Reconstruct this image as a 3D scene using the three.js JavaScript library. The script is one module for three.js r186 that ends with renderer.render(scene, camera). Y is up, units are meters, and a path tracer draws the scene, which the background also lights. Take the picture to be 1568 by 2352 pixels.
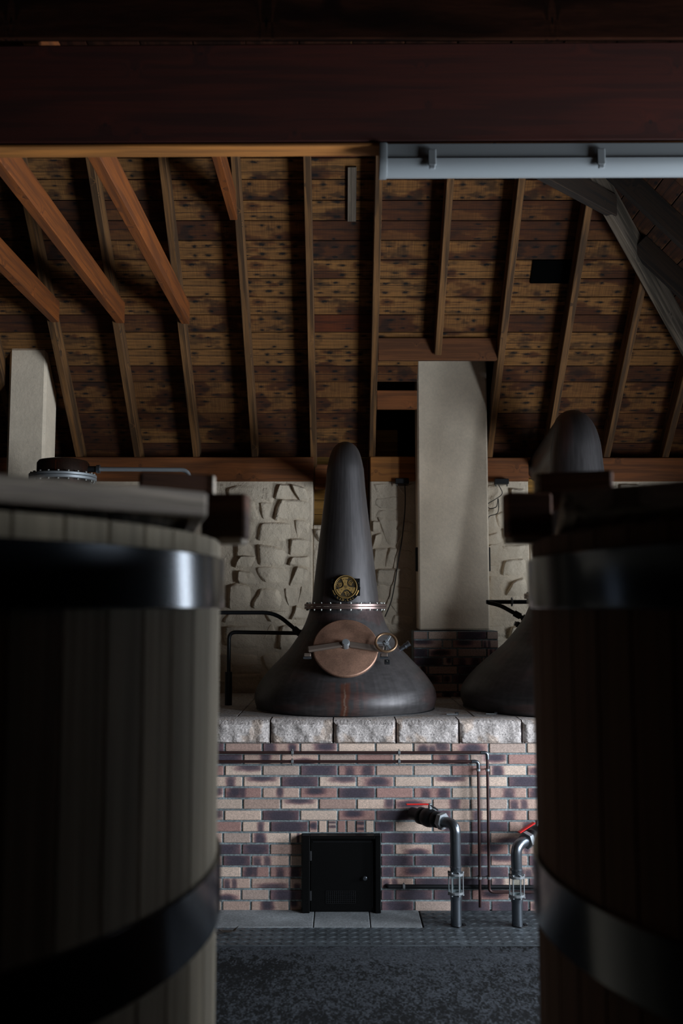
import * as THREE from 'three';
import { mergeGeometries, toCreasedNormals } from 'three/addons/utils/BufferGeometryUtils.js';
import { RectAreaLightUniformsLib } from 'three/addons/lights/RectAreaLightUniformsLib.js';
import { FontLoader } from 'three/addons/loaders/FontLoader.js';
import { TextGeometry } from 'three/addons/geometries/TextGeometry.js';

// ------------------------------------------------------------------ camera, sky, daylight, exposure
const scene = new THREE.Scene();
const EYE = 1.815;
const camera = new THREE.PerspectiveCamera(54.43, 1568 / 2352, 0.05, 60);
camera.position.set(0, EYE, 0);
camera.rotation.set(THREE.MathUtils.degToRad(5.47), 0, 0);
camera.focus = 6.6;
camera.userData.fStop = 2.2;
scene.add(camera);
scene.background = new THREE.Color(0.42, 0.52, 0.66);           // overcast sky outside the openings
const renderer = new THREE.WebGLRenderer({ antialias: true });
renderer.toneMapping = THREE.LinearToneMapping;
renderer.toneMappingExposure = 0.25;
renderer.shadowMap.enabled = true;
RectAreaLightUniformsLib.init();
const DAY = new THREE.Color(0.83, 0.92, 1.03);
const WALL_X = 3.36, WALL_T = 0.26;                              // inner face and thickness of the wall with the openings
function daylight(name, z0, z1, y0, y1, power, inset = WALL_T + 0.06) {                // a soft area light just outside an opening of that wall
  const l = new THREE.RectAreaLight(DAY, power, z1 - z0 + (inset > WALL_T ? 0.3 : -0.02), y1 - y0 + (inset > WALL_T ? 0.2 : -0.02));
  l.name = name;
  l.position.set(WALL_X + inset, (y0 + y1) / 2, (z0 + z1) / 2);
  l.lookAt(0, (y0 + y1) / 2, (z0 + z1) / 2);
  scene.add(l);
}
const NEAR_WINDOW = [-3.4, -2.3, 0.9, 2.6], FAR_WINDOW = [-5.4, -4.2, 0.6, 1.95], CORNER_WINDOW = [-6.7, -5.75, 1.3, 2.5];   // z, z, sill, head
daylight('near_window_daylight', ...NEAR_WINDOW, 210);
daylight('middle_window_daylight', ...FAR_WINDOW, 160);
daylight('corner_window_daylight', ...CORNER_WINDOW, 60, 0.1);

// ------------------------------------------------------------------ helpers
const V = (x, y, z) => new THREE.Vector3(x, y, z);
function mulberry(a) { return () => { a |= 0; a = (a + 0x6d2b79f5) | 0; let t = Math.imul(a ^ (a >>> 15), 1 | a); t = (t + Math.imul(t ^ (t >>> 7), 61 | t)) ^ t; return ((t ^ (t >>> 14)) >>> 0) / 4294967296; }; }
const rnd = mulberry(20240611);
const R = (a, b) => a + (b - a) * rnd();
const pick = (a) => a[Math.floor(rnd() * a.length)];
const lerp = (a, b, t) => a + (b - a) * t;
const clamp = (x, a = 0, b = 1) => Math.min(b, Math.max(a, x));
const sstep = (a, b, x) => { const t = clamp((x - a) / (b - a)); return t * t * (3 - 2 * t); };
const HASH = new Float32Array(65536); { const h = mulberry(77); for (let i = 0; i < 65536; i++) HASH[i] = h(); }
const hsh = (x, y, s) => HASH[((x * 374761 + y * 668265 + s * 9176) ^ (x * 31 + y * 1013)) & 65535];
function vn(x, y, px, py, s = 0) {                              // value noise, repeating every px, py cells
  const xi = Math.floor(x), yi = Math.floor(y), fx = x - xi, fy = y - yi, u = fx * fx * (3 - 2 * fx), v = fy * fy * (3 - 2 * fy);
  const m = (a, p) => ((a % p) + p) % p, x0 = m(xi, px), x1 = m(xi + 1, px), y0 = m(yi, py), y1 = m(yi + 1, py);
  return lerp(lerp(hsh(x0, y0, s), hsh(x1, y0, s), u), lerp(hsh(x0, y1, s), hsh(x1, y1, s), u), v);
}
function fbm(u, v, fx, fy, oct, s = 0) { let a = 0.5, t = 0, n = 0; for (let i = 0; i < oct; i++) { t += a * vn(u * fx, v * fy, fx, fy, s + i); n += a; a *= 0.5; fx *= 2; fy *= 2; } return t / n; }
function noise3(x, y, z, s = 0) { return (vn(x, y, 4096, 4096, s) + vn(y + 17.3, z, 4096, 4096, s + 3) + vn(z + 5.1, x + 9.7, 4096, 4096, s + 7)) / 3; }
function texture(w, h, f, srgb = true) {
  const d = new Uint8Array(w * h * 4), c = [0, 0, 0];
  for (let y = 0; y < h; y++) for (let x = 0; x < w; x++) {
    f((x + 0.5) / w, (y + 0.5) / h, c, x, y); const i = (y * w + x) * 4;
    d[i] = clamp(c[0], 0, 255); d[i + 1] = clamp(c[1], 0, 255); d[i + 2] = clamp(c[2], 0, 255); d[i + 3] = 255;
  }
  const t = new THREE.DataTexture(d, w, h);
  t.wrapS = t.wrapT = THREE.RepeatWrapping; t.magFilter = THREE.LinearFilter; t.minFilter = THREE.LinearFilter;
  if (srgb) t.colorSpace = THREE.SRGBColorSpace;
  t.needsUpdate = true;
  return t;
}
const gray = (c, g) => { c[0] = c[1] = c[2] = g; };
const rep = (t, x, y) => { const k = t.clone(); k.repeat.set(x, y); k.needsUpdate = true; return k; };

const used = {};
function numbered(n) { used[n] = (used[n] ?? -1) + 1; return used[n] ? n + '_' + String(used[n]).padStart(3, '0') : n; }
function shade(o) { o.castShadow = o.receiveShadow = true; return o; }
function thing(name, label, category, group) { const g = new THREE.Group(); g.name = numbered(name); g.userData = { label, category }; if (group) g.userData.group = group; scene.add(g); return g; }
function structure(name, label) { const g = new THREE.Group(); g.name = numbered(name); g.userData = { kind: 'structure' }; if (label) g.userData.label = label; scene.add(g); return g; }
function part(name, geo, mat, parent, p, kind) { const m = shade(new THREE.Mesh(geo, mat)); m.name = name; if (p) m.position.set(...p); if (kind) m.userData.kind = kind; parent.add(m); return m; }

// a box with chamfered edges; uv in metres on every face (u along x, or along z on the ends)
function cbox(w, h, d, c = 0.004, uv = (x, y, z, n) => (n === 0 ? [z, y] : n === 1 ? [x, z] : [x, y])) {
  const X = w / 2, Y = h / 2, Z = d / 2; c = Math.min(c, X * 0.9, Y * 0.9, Z * 0.9);
  const pos = [], nor = [], uvs = [];
  const poly = (pts, n, ax) => { for (let i = 1; i + 1 < pts.length; i++) for (const p of [pts[0], pts[i], pts[i + 1]]) { pos.push(...p); nor.push(...n); uvs.push(...uv(p[0], p[1], p[2], ax)); } };
  const S = [-1, 1];
  for (const s of S) {
    const o = (a) => (s > 0 ? a : a.reverse());
    poly(o([[s * X, -Y + c, Z - c], [s * X, -Y + c, -Z + c], [s * X, Y - c, -Z + c], [s * X, Y - c, Z - c]]), [s, 0, 0], 0);
    poly(o([[-X + c, s * Y, Z - c], [X - c, s * Y, Z - c], [X - c, s * Y, -Z + c], [-X + c, s * Y, -Z + c]]), [0, s, 0], 1);
    poly(o([[-X + c, -Y + c, s * Z], [X - c, -Y + c, s * Z], [X - c, Y - c, s * Z], [-X + c, Y - c, s * Z]]), [0, 0, s], 2);
  }
  const q = Math.SQRT1_2, q3 = 1 / Math.sqrt(3);
  const quad = (a, b, cc, dd, n, ax) => { const e1 = V(...b).sub(V(...a)), e2 = V(...cc).sub(V(...a)); poly(e1.cross(e2).dot(V(...n)) > 0 ? [a, b, cc, dd] : [dd, cc, b, a], n, ax); };
  for (const s of S) for (const t of S) {
    quad([s * X, t * (Y - c), -Z + c], [s * X, t * (Y - c), Z - c], [s * (X - c), t * Y, Z - c], [s * (X - c), t * Y, -Z + c], [s * q, t * q, 0], 0);
    quad([s * X, -Y + c, t * (Z - c)], [s * X, Y - c, t * (Z - c)], [s * (X - c), Y - c, t * Z], [s * (X - c), -Y + c, t * Z], [s * q, 0, t * q], 2);
    quad([-X + c, s * Y, t * (Z - c)], [X - c, s * Y, t * (Z - c)], [X - c, s * (Y - c), t * Z], [-X + c, s * (Y - c), t * Z], [0, s * q, t * q], 2);
    for (const r of S) {
      const a = [s * X, t * (Y - c), r * (Z - c)], b = [s * (X - c), t * Y, r * (Z - c)], e = [s * (X - c), t * (Y - c), r * Z];
      poly(s * t * r > 0 ? [a, b, e] : [e, b, a], [s * q3, t * q3, r * q3], 2);
    }
  }
  const g = new THREE.BufferGeometry();
  g.setAttribute('position', new THREE.Float32BufferAttribute(pos, 3));
  g.setAttribute('normal', new THREE.Float32BufferAttribute(nor, 3));
  g.setAttribute('uv', new THREE.Float32BufferAttribute(uvs, 2));
  return g;
}
// timber: length along x, wood grain along u, a piece of its own of the grain texture
function timber(l, h, d, c = 0.006) {
  const ou = R(0, 2), ov = R(0, 0.5);
  return cbox(l, h, d, c, (x, y, z, n) => { const [a, b] = n === 0 ? [z * 0.5, y] : n === 1 ? [x, z + 0.13] : [x, y]; return [(a + ou) * 0.5, (b + ov) * 2]; });
}
// places a piece whose length lies along x between two points; up is the direction of its y
function between(m, a, b, up = V(0, 1, 0)) {
  const x = b.clone().sub(a).normalize(), z = x.clone().cross(up).normalize(), y = z.clone().cross(x);
  m.quaternion.setFromRotationMatrix(new THREE.Matrix4().makeBasis(x, y, z));
  m.position.copy(a).add(b).multiplyScalar(0.5);
  return m;
}
// a tube of changing radius along points
function sweep(pts, rad, seg = 24, cap = true) {
  const n = pts.length, pos = [], uvs = [], idx = [];
  let nrm = null, L = 0;
  for (let i = 0; i < n; i++) {
    const t = pts[Math.min(i + 1, n - 1)].clone().sub(pts[Math.max(i - 1, 0)]).normalize();
    if (!nrm) { nrm = Math.abs(t.y) > 0.9 ? V(0, 0, -1) : V(0, 1, 0); }
    nrm = nrm.clone().sub(t.clone().multiplyScalar(nrm.dot(t))).normalize();
    const bin = t.clone().cross(nrm), r = typeof rad === 'number' ? rad : rad[i];
    if (i) L += pts[i].distanceTo(pts[i - 1]);
    for (let j = 0; j <= seg; j++) {
      const a = (j / seg) * 2 * Math.PI, p = pts[i].clone().addScaledVector(nrm, Math.cos(a) * r).addScaledVector(bin, Math.sin(a) * r);
      pos.push(p.x, p.y, p.z); uvs.push(j / seg, L);
    }
  }
  for (let i = 0; i + 1 < n; i++) for (let j = 0; j < seg; j++) { const a = i * (seg + 1) + j, b = a + seg + 1; idx.push(a, a + 1, b, b, a + 1, b + 1); }
  if (cap) for (const e of [0, n - 1]) {
    const c = pos.length / 3; pos.push(pts[e].x, pts[e].y, pts[e].z); uvs.push(0.5, 0);
    const from = pos.length / 3; for (let j = 0; j <= seg; j++) { const k = (e * (seg + 1) + j) * 3; pos.push(pos[k], pos[k + 1], pos[k + 2]); uvs.push(j / seg, 0); }
    for (let j = 0; j < seg; j++) e ? idx.push(c, from + j, from + j + 1) : idx.push(c, from + j + 1, from + j);
  }
  const g = new THREE.BufferGeometry();
  g.setAttribute('position', new THREE.Float32BufferAttribute(pos, 3)); g.setAttribute('uv', new THREE.Float32BufferAttribute(uvs, 2)); g.setIndex(idx); g.computeVertexNormals();
  // the seam of the tube shares its normals
  const N = g.attributes.normal; for (let i = 0; i < n; i++) { const a = i * (seg + 1), b = a + seg, q = V(N.getX(a) + N.getX(b), N.getY(a) + N.getY(b), N.getZ(a) + N.getZ(b)).normalize(); N.setXYZ(a, q.x, q.y, q.z); N.setXYZ(b, q.x, q.y, q.z); }
  return g;
}
// corner points with rounded bends
function bent(pts, r, n = 6) {
  const out = [pts[0].clone()];
  for (let i = 1; i + 1 < pts.length; i++) {
    const a = pts[i - 1], p = pts[i], b = pts[i + 1], k = Math.min(r, a.distanceTo(p) * 0.49, p.distanceTo(b) * 0.49);
    const s = p.clone().add(a.clone().sub(p).setLength(k)), e = p.clone().add(b.clone().sub(p).setLength(k));
    for (let j = 0; j <= n; j++) { const t = j / n; out.push(s.clone().multiplyScalar((1 - t) ** 2).addScaledVector(p, 2 * t * (1 - t)).addScaledVector(e, t * t)); }
  }
  out.push(pts[pts.length - 1].clone());
  return out;
}
const pipe = (pts, r, bend = 0.05, seg = 14) => sweep(bent(pts, bend), r, seg);
const rod = (a, b, r, seg = 16) => sweep([a, b], r, seg);
function lathe(pts, seg = 64, start = Math.PI) { return new THREE.LatheGeometry(pts.map((p) => new THREE.Vector2(...p)), seg, start); }
function crease(g, a = 0.6) { if (!g.index) g.setIndex([...Array(g.attributes.position.count).keys()]); return toCreasedNormals(g, a); }
const disc = (r, h, seg = 48, c = 0.003) => crease(lathe([[0, -h / 2], [r - c, -h / 2], [r, -h / 2 + c], [r, h / 2 - c], [r - c, h / 2], [0, h / 2]], seg), 0.5);
const ring = (r0, r1, h, seg = 64, c = 0.002) => crease(lathe([[r0, -h / 2], [r1 - c, -h / 2], [r1, -h / 2 + c], [r1, h / 2 - c], [r1 - c, h / 2], [r0, h / 2], [r0, -h / 2]], seg), 0.5);
const hex = (r, h) => crease(new THREE.CylinderGeometry(r, r, h, 6), 0.3);

// ------------------------------------------------------------------ textures
const BOARD_ROWS = 16;
const tBoards = (() => {
  const v = [];
  for (let i = 0; i < BOARD_ROWS; i++) v.push({ pale: i < 6 ? R(0.62, 0.9) : i < 11 ? R(0.35, 0.6) : R(0.0, 0.25), orange: i >= 13 ? 1 : 0, off: R(0, 0.1), marks: i < 12 ? R(0.7, 1) : R(0.1, 0.4), top: R(0.16, 0.3), low: R(0.68, 0.86), split: rnd() < 0.35 ? R(0.35, 0.65) : 9 });
  return texture(1024, 2048, (u, y, c) => {
    const k = Math.min(BOARD_ROWS - 1, Math.floor(y * BOARD_ROWS)), w = y * BOARD_ROWS - k, b = v[k];
    const grain = fbm(u, y, 10, 420, 3, k * 3), saw = fbm(u, y, 340, 24, 2, 40 + k), patch = fbm(u, y, 6, 24, 4, 80), soft = fbm(u, y, 14, 56, 3, 90);
    const paint = clamp(sstep(0.5 - b.pale * 0.34, 0.62 - b.pale * 0.2, patch) * (0.35 + b.pale) * (0.75 + 0.5 * saw));
    let r = lerp(136, 226, paint), g = lerp(98, 202, paint), l = lerp(58, 158, paint);
    if (b.orange) { r = lerp(r, 165, 0.8); g = lerp(g, 98, 0.8); l = lerp(l, 44, 0.85); }
    let m = 0.72 + 0.5 * grain + 0.12 * (saw - 0.5);
    m *= lerp(1, 0.6, sstep(0.5, 0.75, soft) * (0.3 + 0.6 * b.marks));
    if (b.marks > 0.05) for (const row of [b.top, b.low]) {          // dark bruises round old nail holes
      const px = 0.092, i = Math.floor((u + b.off) / px);
      for (let j = i - 1; j <= i + 1; j++) {
        const on = hsh(j, k, row * 100 | 0); if (on > b.marks * 0.95) continue;
        const cx = (j + 0.5 + 0.3 * (hsh(j, k, 5) - 0.5)) * px - b.off, cy = row + 0.12 * (hsh(j, k, 6) - 0.5), sx = 0.008 + 0.012 * hsh(j, k, 7), sy = 0.028 + 0.035 * hsh(j, k, 8);
        const d = Math.hypot((u - cx) / sx, (w - cy) / sy) + 0.9 * (fbm(u, y, 120, 400, 2, 11) - 0.5);
        m *= lerp(0.24, 1, sstep(0.3, 1.25, d)); m *= lerp(0.72, 1, sstep(0.8, 2.4, d));
      }
    }
    if (Math.abs(w - b.split - 0.06 * (fbm(u, y, 8, 16, 2, 3) - 0.5)) < 0.012) m *= 0.35;
    if (w < 0.03 || w > 0.97) m *= 0.55;
    c[0] = r * m; c[1] = g * m; c[2] = l * m;
  });
})();
const knots = Array.from({ length: 9 }, () => [rnd(), rnd(), R(0.006, 0.016)]);
function wood(u, v, c) {
  let dv = 0, dark = 1;
  for (const [a, b, r] of knots) {
    let du = u - a; du -= Math.round(du); let dw = v - b; dw -= Math.round(dw);
    const d = Math.hypot(du * 2, dw * 0.55), w = Math.exp(-((d / (r * 2.6)) ** 2)); dv += w * 0.11 * Math.sign(dw || 1); dark *= lerp(1, 0.3, sstep(r * 0.62, r * 0.3, d * 0.9));
  }
  const s = v + dv + 0.05 * (fbm(u, v, 4, 6, 2, 5) - 0.5), g = fbm(u, s, 7, 90, 3, 21), line = fbm(u, s, 5, 26, 2, 31), fine = fbm(u, v, 40, 300, 2, 33);
  const m = (0.56 + 0.36 * g + 0.22 * fine) * lerp(0.72, 1.06, sstep(0.3, 0.6, line)) * dark * lerp(0.8, 1.05, fbm(u, v, 5, 5, 3, 60));
  c[0] = 255 * m; c[1] = 250 * m; c[2] = 243 * m * (0.92 + 0.1 * line);
}
const tWood = texture(1024, 512, wood);
const tBeam = texture(1024, 512, (u, v, c) => { wood(u, v, c); for (let i = 0; i < 3; i++) c[i] = lerp(190, c[i], 0.5); });
const BRICK_COLS = 4, BRICK_ROWS = 12, BRICKS = BRICK_COLS * BRICK_ROWS;
const brickKinds = [];
const tBrick = (() => {
  const v = [];
  for (let i = 0; i < BRICKS; i++) {
    const t = rnd(), blobs = [];
    const kind = t < 0.2 ? 0 : t < 0.58 ? 1 : t < 0.76 ? 2 : t < 0.92 ? 3 : 4;                 // plain, two or three burnt patches, burnt heart, long streak, dark all over
    brickKinds.push(kind);
    if (kind === 1) for (let k = 0, n = 1 + Math.floor(rnd() * 2.6); k < n; k++) blobs.push([R(0.05, 0.95), R(0.25, 0.75), R(0.09, 0.2), R(0.4, 0.85), R(0.6, 1)]);
    if (kind === 2) blobs.push([R(0.3, 0.7), R(0.45, 0.75), R(0.28, 0.4), R(0.36, 0.5), 1]);
    if (kind === 3) blobs.push([R(0.3, 0.7), rnd() < 0.5 ? 0.85 : 0.15, R(0.3, 0.45), R(0.3, 0.45), R(0.7, 1)]);
    if (kind === 4) blobs.push([0.5, 0.5, 0.62, 0.75, 1]);
    v.push({ base: pick([[206, 180, 162], [198, 168, 152], [210, 186, 168], [190, 158, 144], [196, 172, 158], [178, 138, 128]]), blobs, tint: R(0.9, 1.06) });
  }
  return texture(2048, 1020, (u, w, c) => {
    const i = Math.min(3, Math.floor(u * 4)), j = Math.min(11, Math.floor(w * 12)), b = v[j * 4 + i], a = u * 4 - i, e = w * 12 - j;
    let d = 0, redness = 0;
    const wob = 0.34 * (fbm(u, w, 24, 30, 3, 7) - 0.5);
    for (const [cx, cy, sx, sy, s] of b.blobs) { const q = Math.max(Math.abs(a - cx) / sx, Math.hypot((a - cx) / sx, (e - cy) / sy) * 0.85) + wob; d = Math.max(d, s * sstep(1.15, 0.3, q)); redness = Math.max(redness, s * sstep(1.45, 0.7, q)); }
    const n = fbm(u, w, 160, 160, 3, 15), pit = vn(u * 700, w * 500, 700, 500, 2) > 0.965 ? 0.55 : 1, m = b.tint * (0.82 + 0.32 * n) * pit;
    let r = lerp(b.base[0], 122, redness * 0.75), g = lerp(b.base[1], 84, redness * 0.75), l = lerp(b.base[2], 86, redness * 0.75);
    r = lerp(r, 66, d * 0.95); g = lerp(g, 59, d * 0.95); l = lerp(l, 70, d * 0.95);
    c[0] = r * m; c[1] = g * m; c[2] = l * m;
  });
})();
const tMortar = texture(512, 512, (u, v, c) => { const n = fbm(u, v, 64, 64, 4, 3), b = fbm(u, v, 5, 5, 3, 9), m = (0.6 + 0.5 * n) * (0.75 + 0.5 * b); c[0] = 146 * m; c[1] = 158 * m; c[2] = 160 * m; });
const tRough = texture(1024, 1024, (u, v, c) => gray(c, 255 * (0.5 * fbm(u, v, 10, 10, 5, 1) + 0.35 * fbm(u, v, 60, 60, 4, 2) + 0.15 * fbm(u, v, 256, 256, 2, 3))), false);
const tFine = texture(512, 512, (u, v, c) => gray(c, 255 * fbm(u, v, 60, 60, 4, 12)), false);
const tWhite = texture(1024, 1024, (u, v, c) => {                                              // limewash over plaster and stone, a little dirt in grains
  const a = fbm(u, v, 6, 6, 5, 4), n = fbm(u, v, 120, 120, 3, 8), sp = vn(u * 300, v * 300, 300, 300, 6) > 0.985 ? 0.62 : 1, m = (0.86 + 0.2 * a + 0.06 * (n - 0.5)) * sp;
  c[0] = 240 * m; c[1] = 222 * m; c[2] = 196 * m;
});
const tGranite = texture(512, 512, (u, v, c) => {
  const n = fbm(u, v, 90, 90, 3, 2), s = vn(u * 200, v * 200, 200, 200, 4), b = fbm(u, v, 8, 8, 3, 7), m = 0.72 + 0.4 * n + 0.12 * (b - 0.5), d = s > 0.86 ? 0.5 : s < 0.1 ? 1.14 : 1, w = sstep(0.55, 0.75, b);
  c[0] = lerp(202, 190, w) * m * d; c[1] = lerp(192, 172, w) * m * d; c[2] = lerp(186, 158, w) * m * d;
});
const tFloor = texture(2048, 2048, (u, v, c) => {                                              // worn concrete, dark damp growth in ragged patches
  const big = fbm(u, v, 6, 6, 4, 31), rag = fbm(u, v, 110, 60, 4, 33), fine = fbm(u, v, 420, 300, 2, 35), lane = fbm(u, v, 4, 10, 3, 37), speck = fbm(u, v, 260, 130, 2, 39);
  const grit = fbm(u, v, 520, 260, 2, 41), bare = sstep(0.07, 0.0, Math.abs(v - 0.955) + 0.09 * (rag - 0.5) + 0.05 * (big - 0.5)) * 0.14;   // a bare dry strip along the steel plates
  const wet = sstep(0.4, 0.6, 0.26 * big + 0.2 * rag + 0.16 * speck + 0.38 * grit + 0.14 * (lane - 0.5) - bare);
  const m = (0.6 + 0.8 * fine) * lerp(0.95, 0.2, wet);
  c[0] = 50 * m; c[1] = 53 * m; c[2] = 57 * m;
});
const tSlab = texture(512, 512, (u, v, c) => { const a = fbm(u, v, 5, 5, 4, 3), n = fbm(u, v, 150, 150, 3, 5), m = 0.62 + 0.42 * a + 0.35 * (n - 0.5); c[0] = 146 * m; c[1] = 150 * m; c[2] = 152 * m; });
const tPot = texture(1024, 1024, (u, v, c) => {                                                // tarnished copper; a rust coloured run below the hatch (u = 0.5 is the front)
  const a = fbm(u, v, 8, 8, 4, 2), n = fbm(u, v, 90, 60, 3, 4), st = fbm(u, v, 200, 6, 3, 6), red = sstep(0.55, 0.72, fbm(u, v, 10, 8, 4, 14));
  let m = 0.8 + 0.34 * (a - 0.5) + 0.2 * (n - 0.5) + 0.16 * (st - 0.5), r = 92, g = 88, b = 88;
  r = lerp(r, 112, red * 0.5); g = lerp(g, 80, red * 0.5); b = lerp(b, 76, red * 0.5);
  if (v < 0.36) {
    const run = Math.abs(u - 0.4985 + 0.004 * (fbm(u, v, 6, 40, 2, 3) - 0.5)), edge = 0.0085 * (0.75 + 0.6 * st), k = 0.75 * sstep(edge * 1.25, edge * 0.3, run) * sstep(0.36, 0.34, v) * (0.6 + 0.5 * st);
    const halo = sstep(0.05, 0.01, run) * 0.35 * sstep(0.4, 0.6, st);
    r = lerp(r, 128, halo); g = lerp(g, 72, halo); b = lerp(b, 60, halo);
    r = lerp(r, 128, k); g = lerp(g, 72, k); b = lerp(b, 50, k); { const w = sstep(0.0022, 0.0006, run) * sstep(0.4, 0.6, st) * 0.6; r = lerp(r, 176, w); g = lerp(g, 160, w); b = lerp(b, 144, w); }
    
  }
  c[0] = r * m; c[1] = g * m; c[2] = b * m;
});
const tCover = texture(512, 512, (u, v, c) => { const a = fbm(u, v, 6, 6, 4, 2), n = fbm(u, v, 100, 100, 3, 4), sp = vn(u * 120, v * 120, 120, 120, 9) > 0.992 ? 1.7 : 1, m = (0.74 + 0.4 * a + 0.25 * (n - 0.5)) * sp; c[0] = 154 * m; c[1] = 118 * m; c[2] = 98 * m; });
const tMetal = texture(512, 512, (u, v, c) => gray(c, 255 * (0.62 + 0.22 * fbm(u, v, 8, 8, 4, 3) + 0.16 * fbm(u, v, 100, 40, 3, 5))), false);
const tStave = texture(1024, 1024, (u, v, c) => { const g = fbm(u, v, 120, 5, 3, 2), a = fbm(u, v, 8, 4, 4, 4), m = 0.66 + 0.3 * g + 0.24 * a; c[0] = 176 * m; c[1] = 168 * m; c[2] = 152 * m; });

// ------------------------------------------------------------------ materials
const std = (o) => new THREE.MeshStandardMaterial(o);
const M = {
  board: std({ map: tBoards, color: 0x886844, roughness: 0.95 }),
  tie: std({ map: tBeam, color: 0x9a5210, roughness: 0.75, bumpMap: tWood, bumpScale: 0.0012 }),
  rafter: std({ map: tWood, color: 0x80592f, roughness: 0.85 }),
  trimmer: std({ map: tBeam, color: 0x865026, roughness: 0.75 }),
  plate: std({ map: tBeam, color: 0x985824, roughness: 0.75 }),
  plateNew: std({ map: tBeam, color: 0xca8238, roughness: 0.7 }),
  yellow: std({ map: tBeam, color: 0xd09a48, roughness: 0.8 }),
  beam: std({ map: tBeam, color: 0x541c0a, roughness: 0.75 }),
  shadedWood: std({ map: tWood, color: 0x30200f, roughness: 0.9 }),  // rafter wood made darker: shade of the hipped end put into colour
  greyWood: std({ map: tWood, color: 0x786c60, roughness: 0.9 }),
  loft: new THREE.MeshPhysicalMaterial({ map: tWood, color: 0x341c12, roughness: 1, specularIntensity: 0.15 }),
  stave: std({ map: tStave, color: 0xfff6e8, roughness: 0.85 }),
  staveShaded: std({ map: tStave, color: 0x86604e, roughness: 0.9 }),  // darker copy of stave: the tub's deep shadow put into the colour
  lid: std({ map: tWood, color: 0xe6d8ce, roughness: 0.85 }),
  cleat: std({ map: tWood, color: 0x7c5440, roughness: 0.85 }),
  hoop: std({ color: 0x30343a, metalness: 0.7, roughness: 0.16 }),
  brick: std({ map: tBrick, roughness: 0.8, bumpMap: tFine, bumpScale: 0.0006 }),
  mortar: std({ map: tMortar, roughness: 1, bumpMap: tRough, bumpScale: 0.002 }),
  white: std({ map: tWhite, color: 0xdcdcdc, roughness: 0.95, bumpMap: tRough, bumpScale: 0.016 }),
  render: std({ map: tWhite, roughness: 0.92, bumpMap: tRough, bumpScale: 0.005 }),
  granite: std({ map: tGranite, roughness: 0.9, bumpMap: tFine, bumpScale: 0.003 }),
  slab: std({ map: tSlab, roughness: 0.9, bumpMap: tFine, bumpScale: 0.001 }),
  slabTop: std({ map: tGranite, color: 0xdce0e2, roughness: 0.85, bumpMap: tFine, bumpScale: 0.001 }),
  floor: new THREE.MeshPhysicalMaterial({ map: tFloor, roughness: 1, specularIntensity: 0.3, bumpMap: tRough, bumpScale: 0.004 }),
  tread: std({ color: 0x92999e, map: tSlab, metalness: 0.25, roughness: 0.5 }),
  pot: std({ map: tPot, metalness: 0.55, roughness: 0.48, bumpMap: tMetal, bumpScale: 0.0006 }),
  neck: std({ map: (() => { const t = rep(tPot, 1, 0.2); t.offset.set(0, 0.4); return t; })(), metalness: 0.55, roughness: 0.48, bumpMap: tMetal, bumpScale: 0.0006 }),
  cover: std({ map: tCover, metalness: 0.55, roughness: 0.5 }),
  flange: std({ color: 0x84706a, metalness: 0.8, roughness: 0.4, roughnessMap: tMetal }),
  yoke: std({ color: 0x74665c, metalness: 0.6, roughness: 0.42 }),
  brass: std({ color: 0x8a6e54, metalness: 0.7, roughness: 0.4 }),
  oldBrass: std({ color: 0x9a7b45, metalness: 0.6, roughness: 0.5 }),
  bolt: std({ color: 0x6a6a64, metalness: 0.7, roughness: 0.35 }),
  dark: std({ color: 0x17181a, metalness: 0.3, roughness: 0.5 }),
  blackPaint: new THREE.MeshPhysicalMaterial({ color: 0x030303, roughness: 0.5, specularIntensity: 0.35 }),
  blackPipe: std({ color: 0x14171a, metalness: 0.3, roughness: 0.45 }),
  copperPipe: std({ color: 0x3c2624, metalness: 0.4, roughness: 0.5 }),
  steel: std({ color: 0x70767c, metalness: 0.9, roughness: 0.36, roughnessMap: tMetal }),
  zinc: std({ color: 0x8e9294, metalness: 0.6, roughness: 0.45 }),
  red: std({ color: 0xd01f1c, roughness: 0.4 }),
  glass: new THREE.MeshPhysicalMaterial({ color: 0xdfe8e8, transmission: 1, roughness: 0.06, thickness: 0, ior: 1.45 }),
  plastic: std({ color: 0x6c7071, roughness: 0.4 }),
  diffuser: std({ color: 0x7d8284, roughness: 0.3 }),
  cable: std({ color: 0x1c1a17, roughness: 0.7 }),
  slate: new THREE.MeshPhysicalMaterial({ color: 0x060606, roughness: 1, specularIntensity: 0 }),
  leaf: std({ color: 0x2b2118, roughness: 0.9, side: THREE.DoubleSide }),
  oldCopper: std({ map: tPot, color: 0xb08a70, metalness: 0.6, roughness: 0.4 }),
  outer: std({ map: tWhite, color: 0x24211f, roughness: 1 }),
};

// ------------------------------------------------------------------ large structure
const Z = (d) => -d;                                             // d metres in front of the camera
const BACK = 8.13, FACE = 6.2, TOP = 1.127, LEFT_X = -4.2, NEAR = -3.0;
const rafterY = (d) => 3.06 + (8.1 - d);                         // underside of the rafters at distance d
const PERP = 0.15, BOARD_C = 3.06 + PERP * Math.SQRT2;           // rafter depth; the boards lie on top of the rafters
function box(name, x0, x1, y0, y1, d0, d1, mat, parent, s = 1, c = 0.004) {
  const g = cbox(x1 - x0, y1 - y0, d1 - d0, c, (x, y, z, n) => { const a = n === 0 ? [z, y] : n === 1 ? [x, z] : [x, y]; return [a[0] * s, a[1] * s]; });
  return part(name, g, mat, parent, [(x0 + x1) / 2, (y0 + y1) / 2, -(d0 + d1) / 2]);
}
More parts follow.
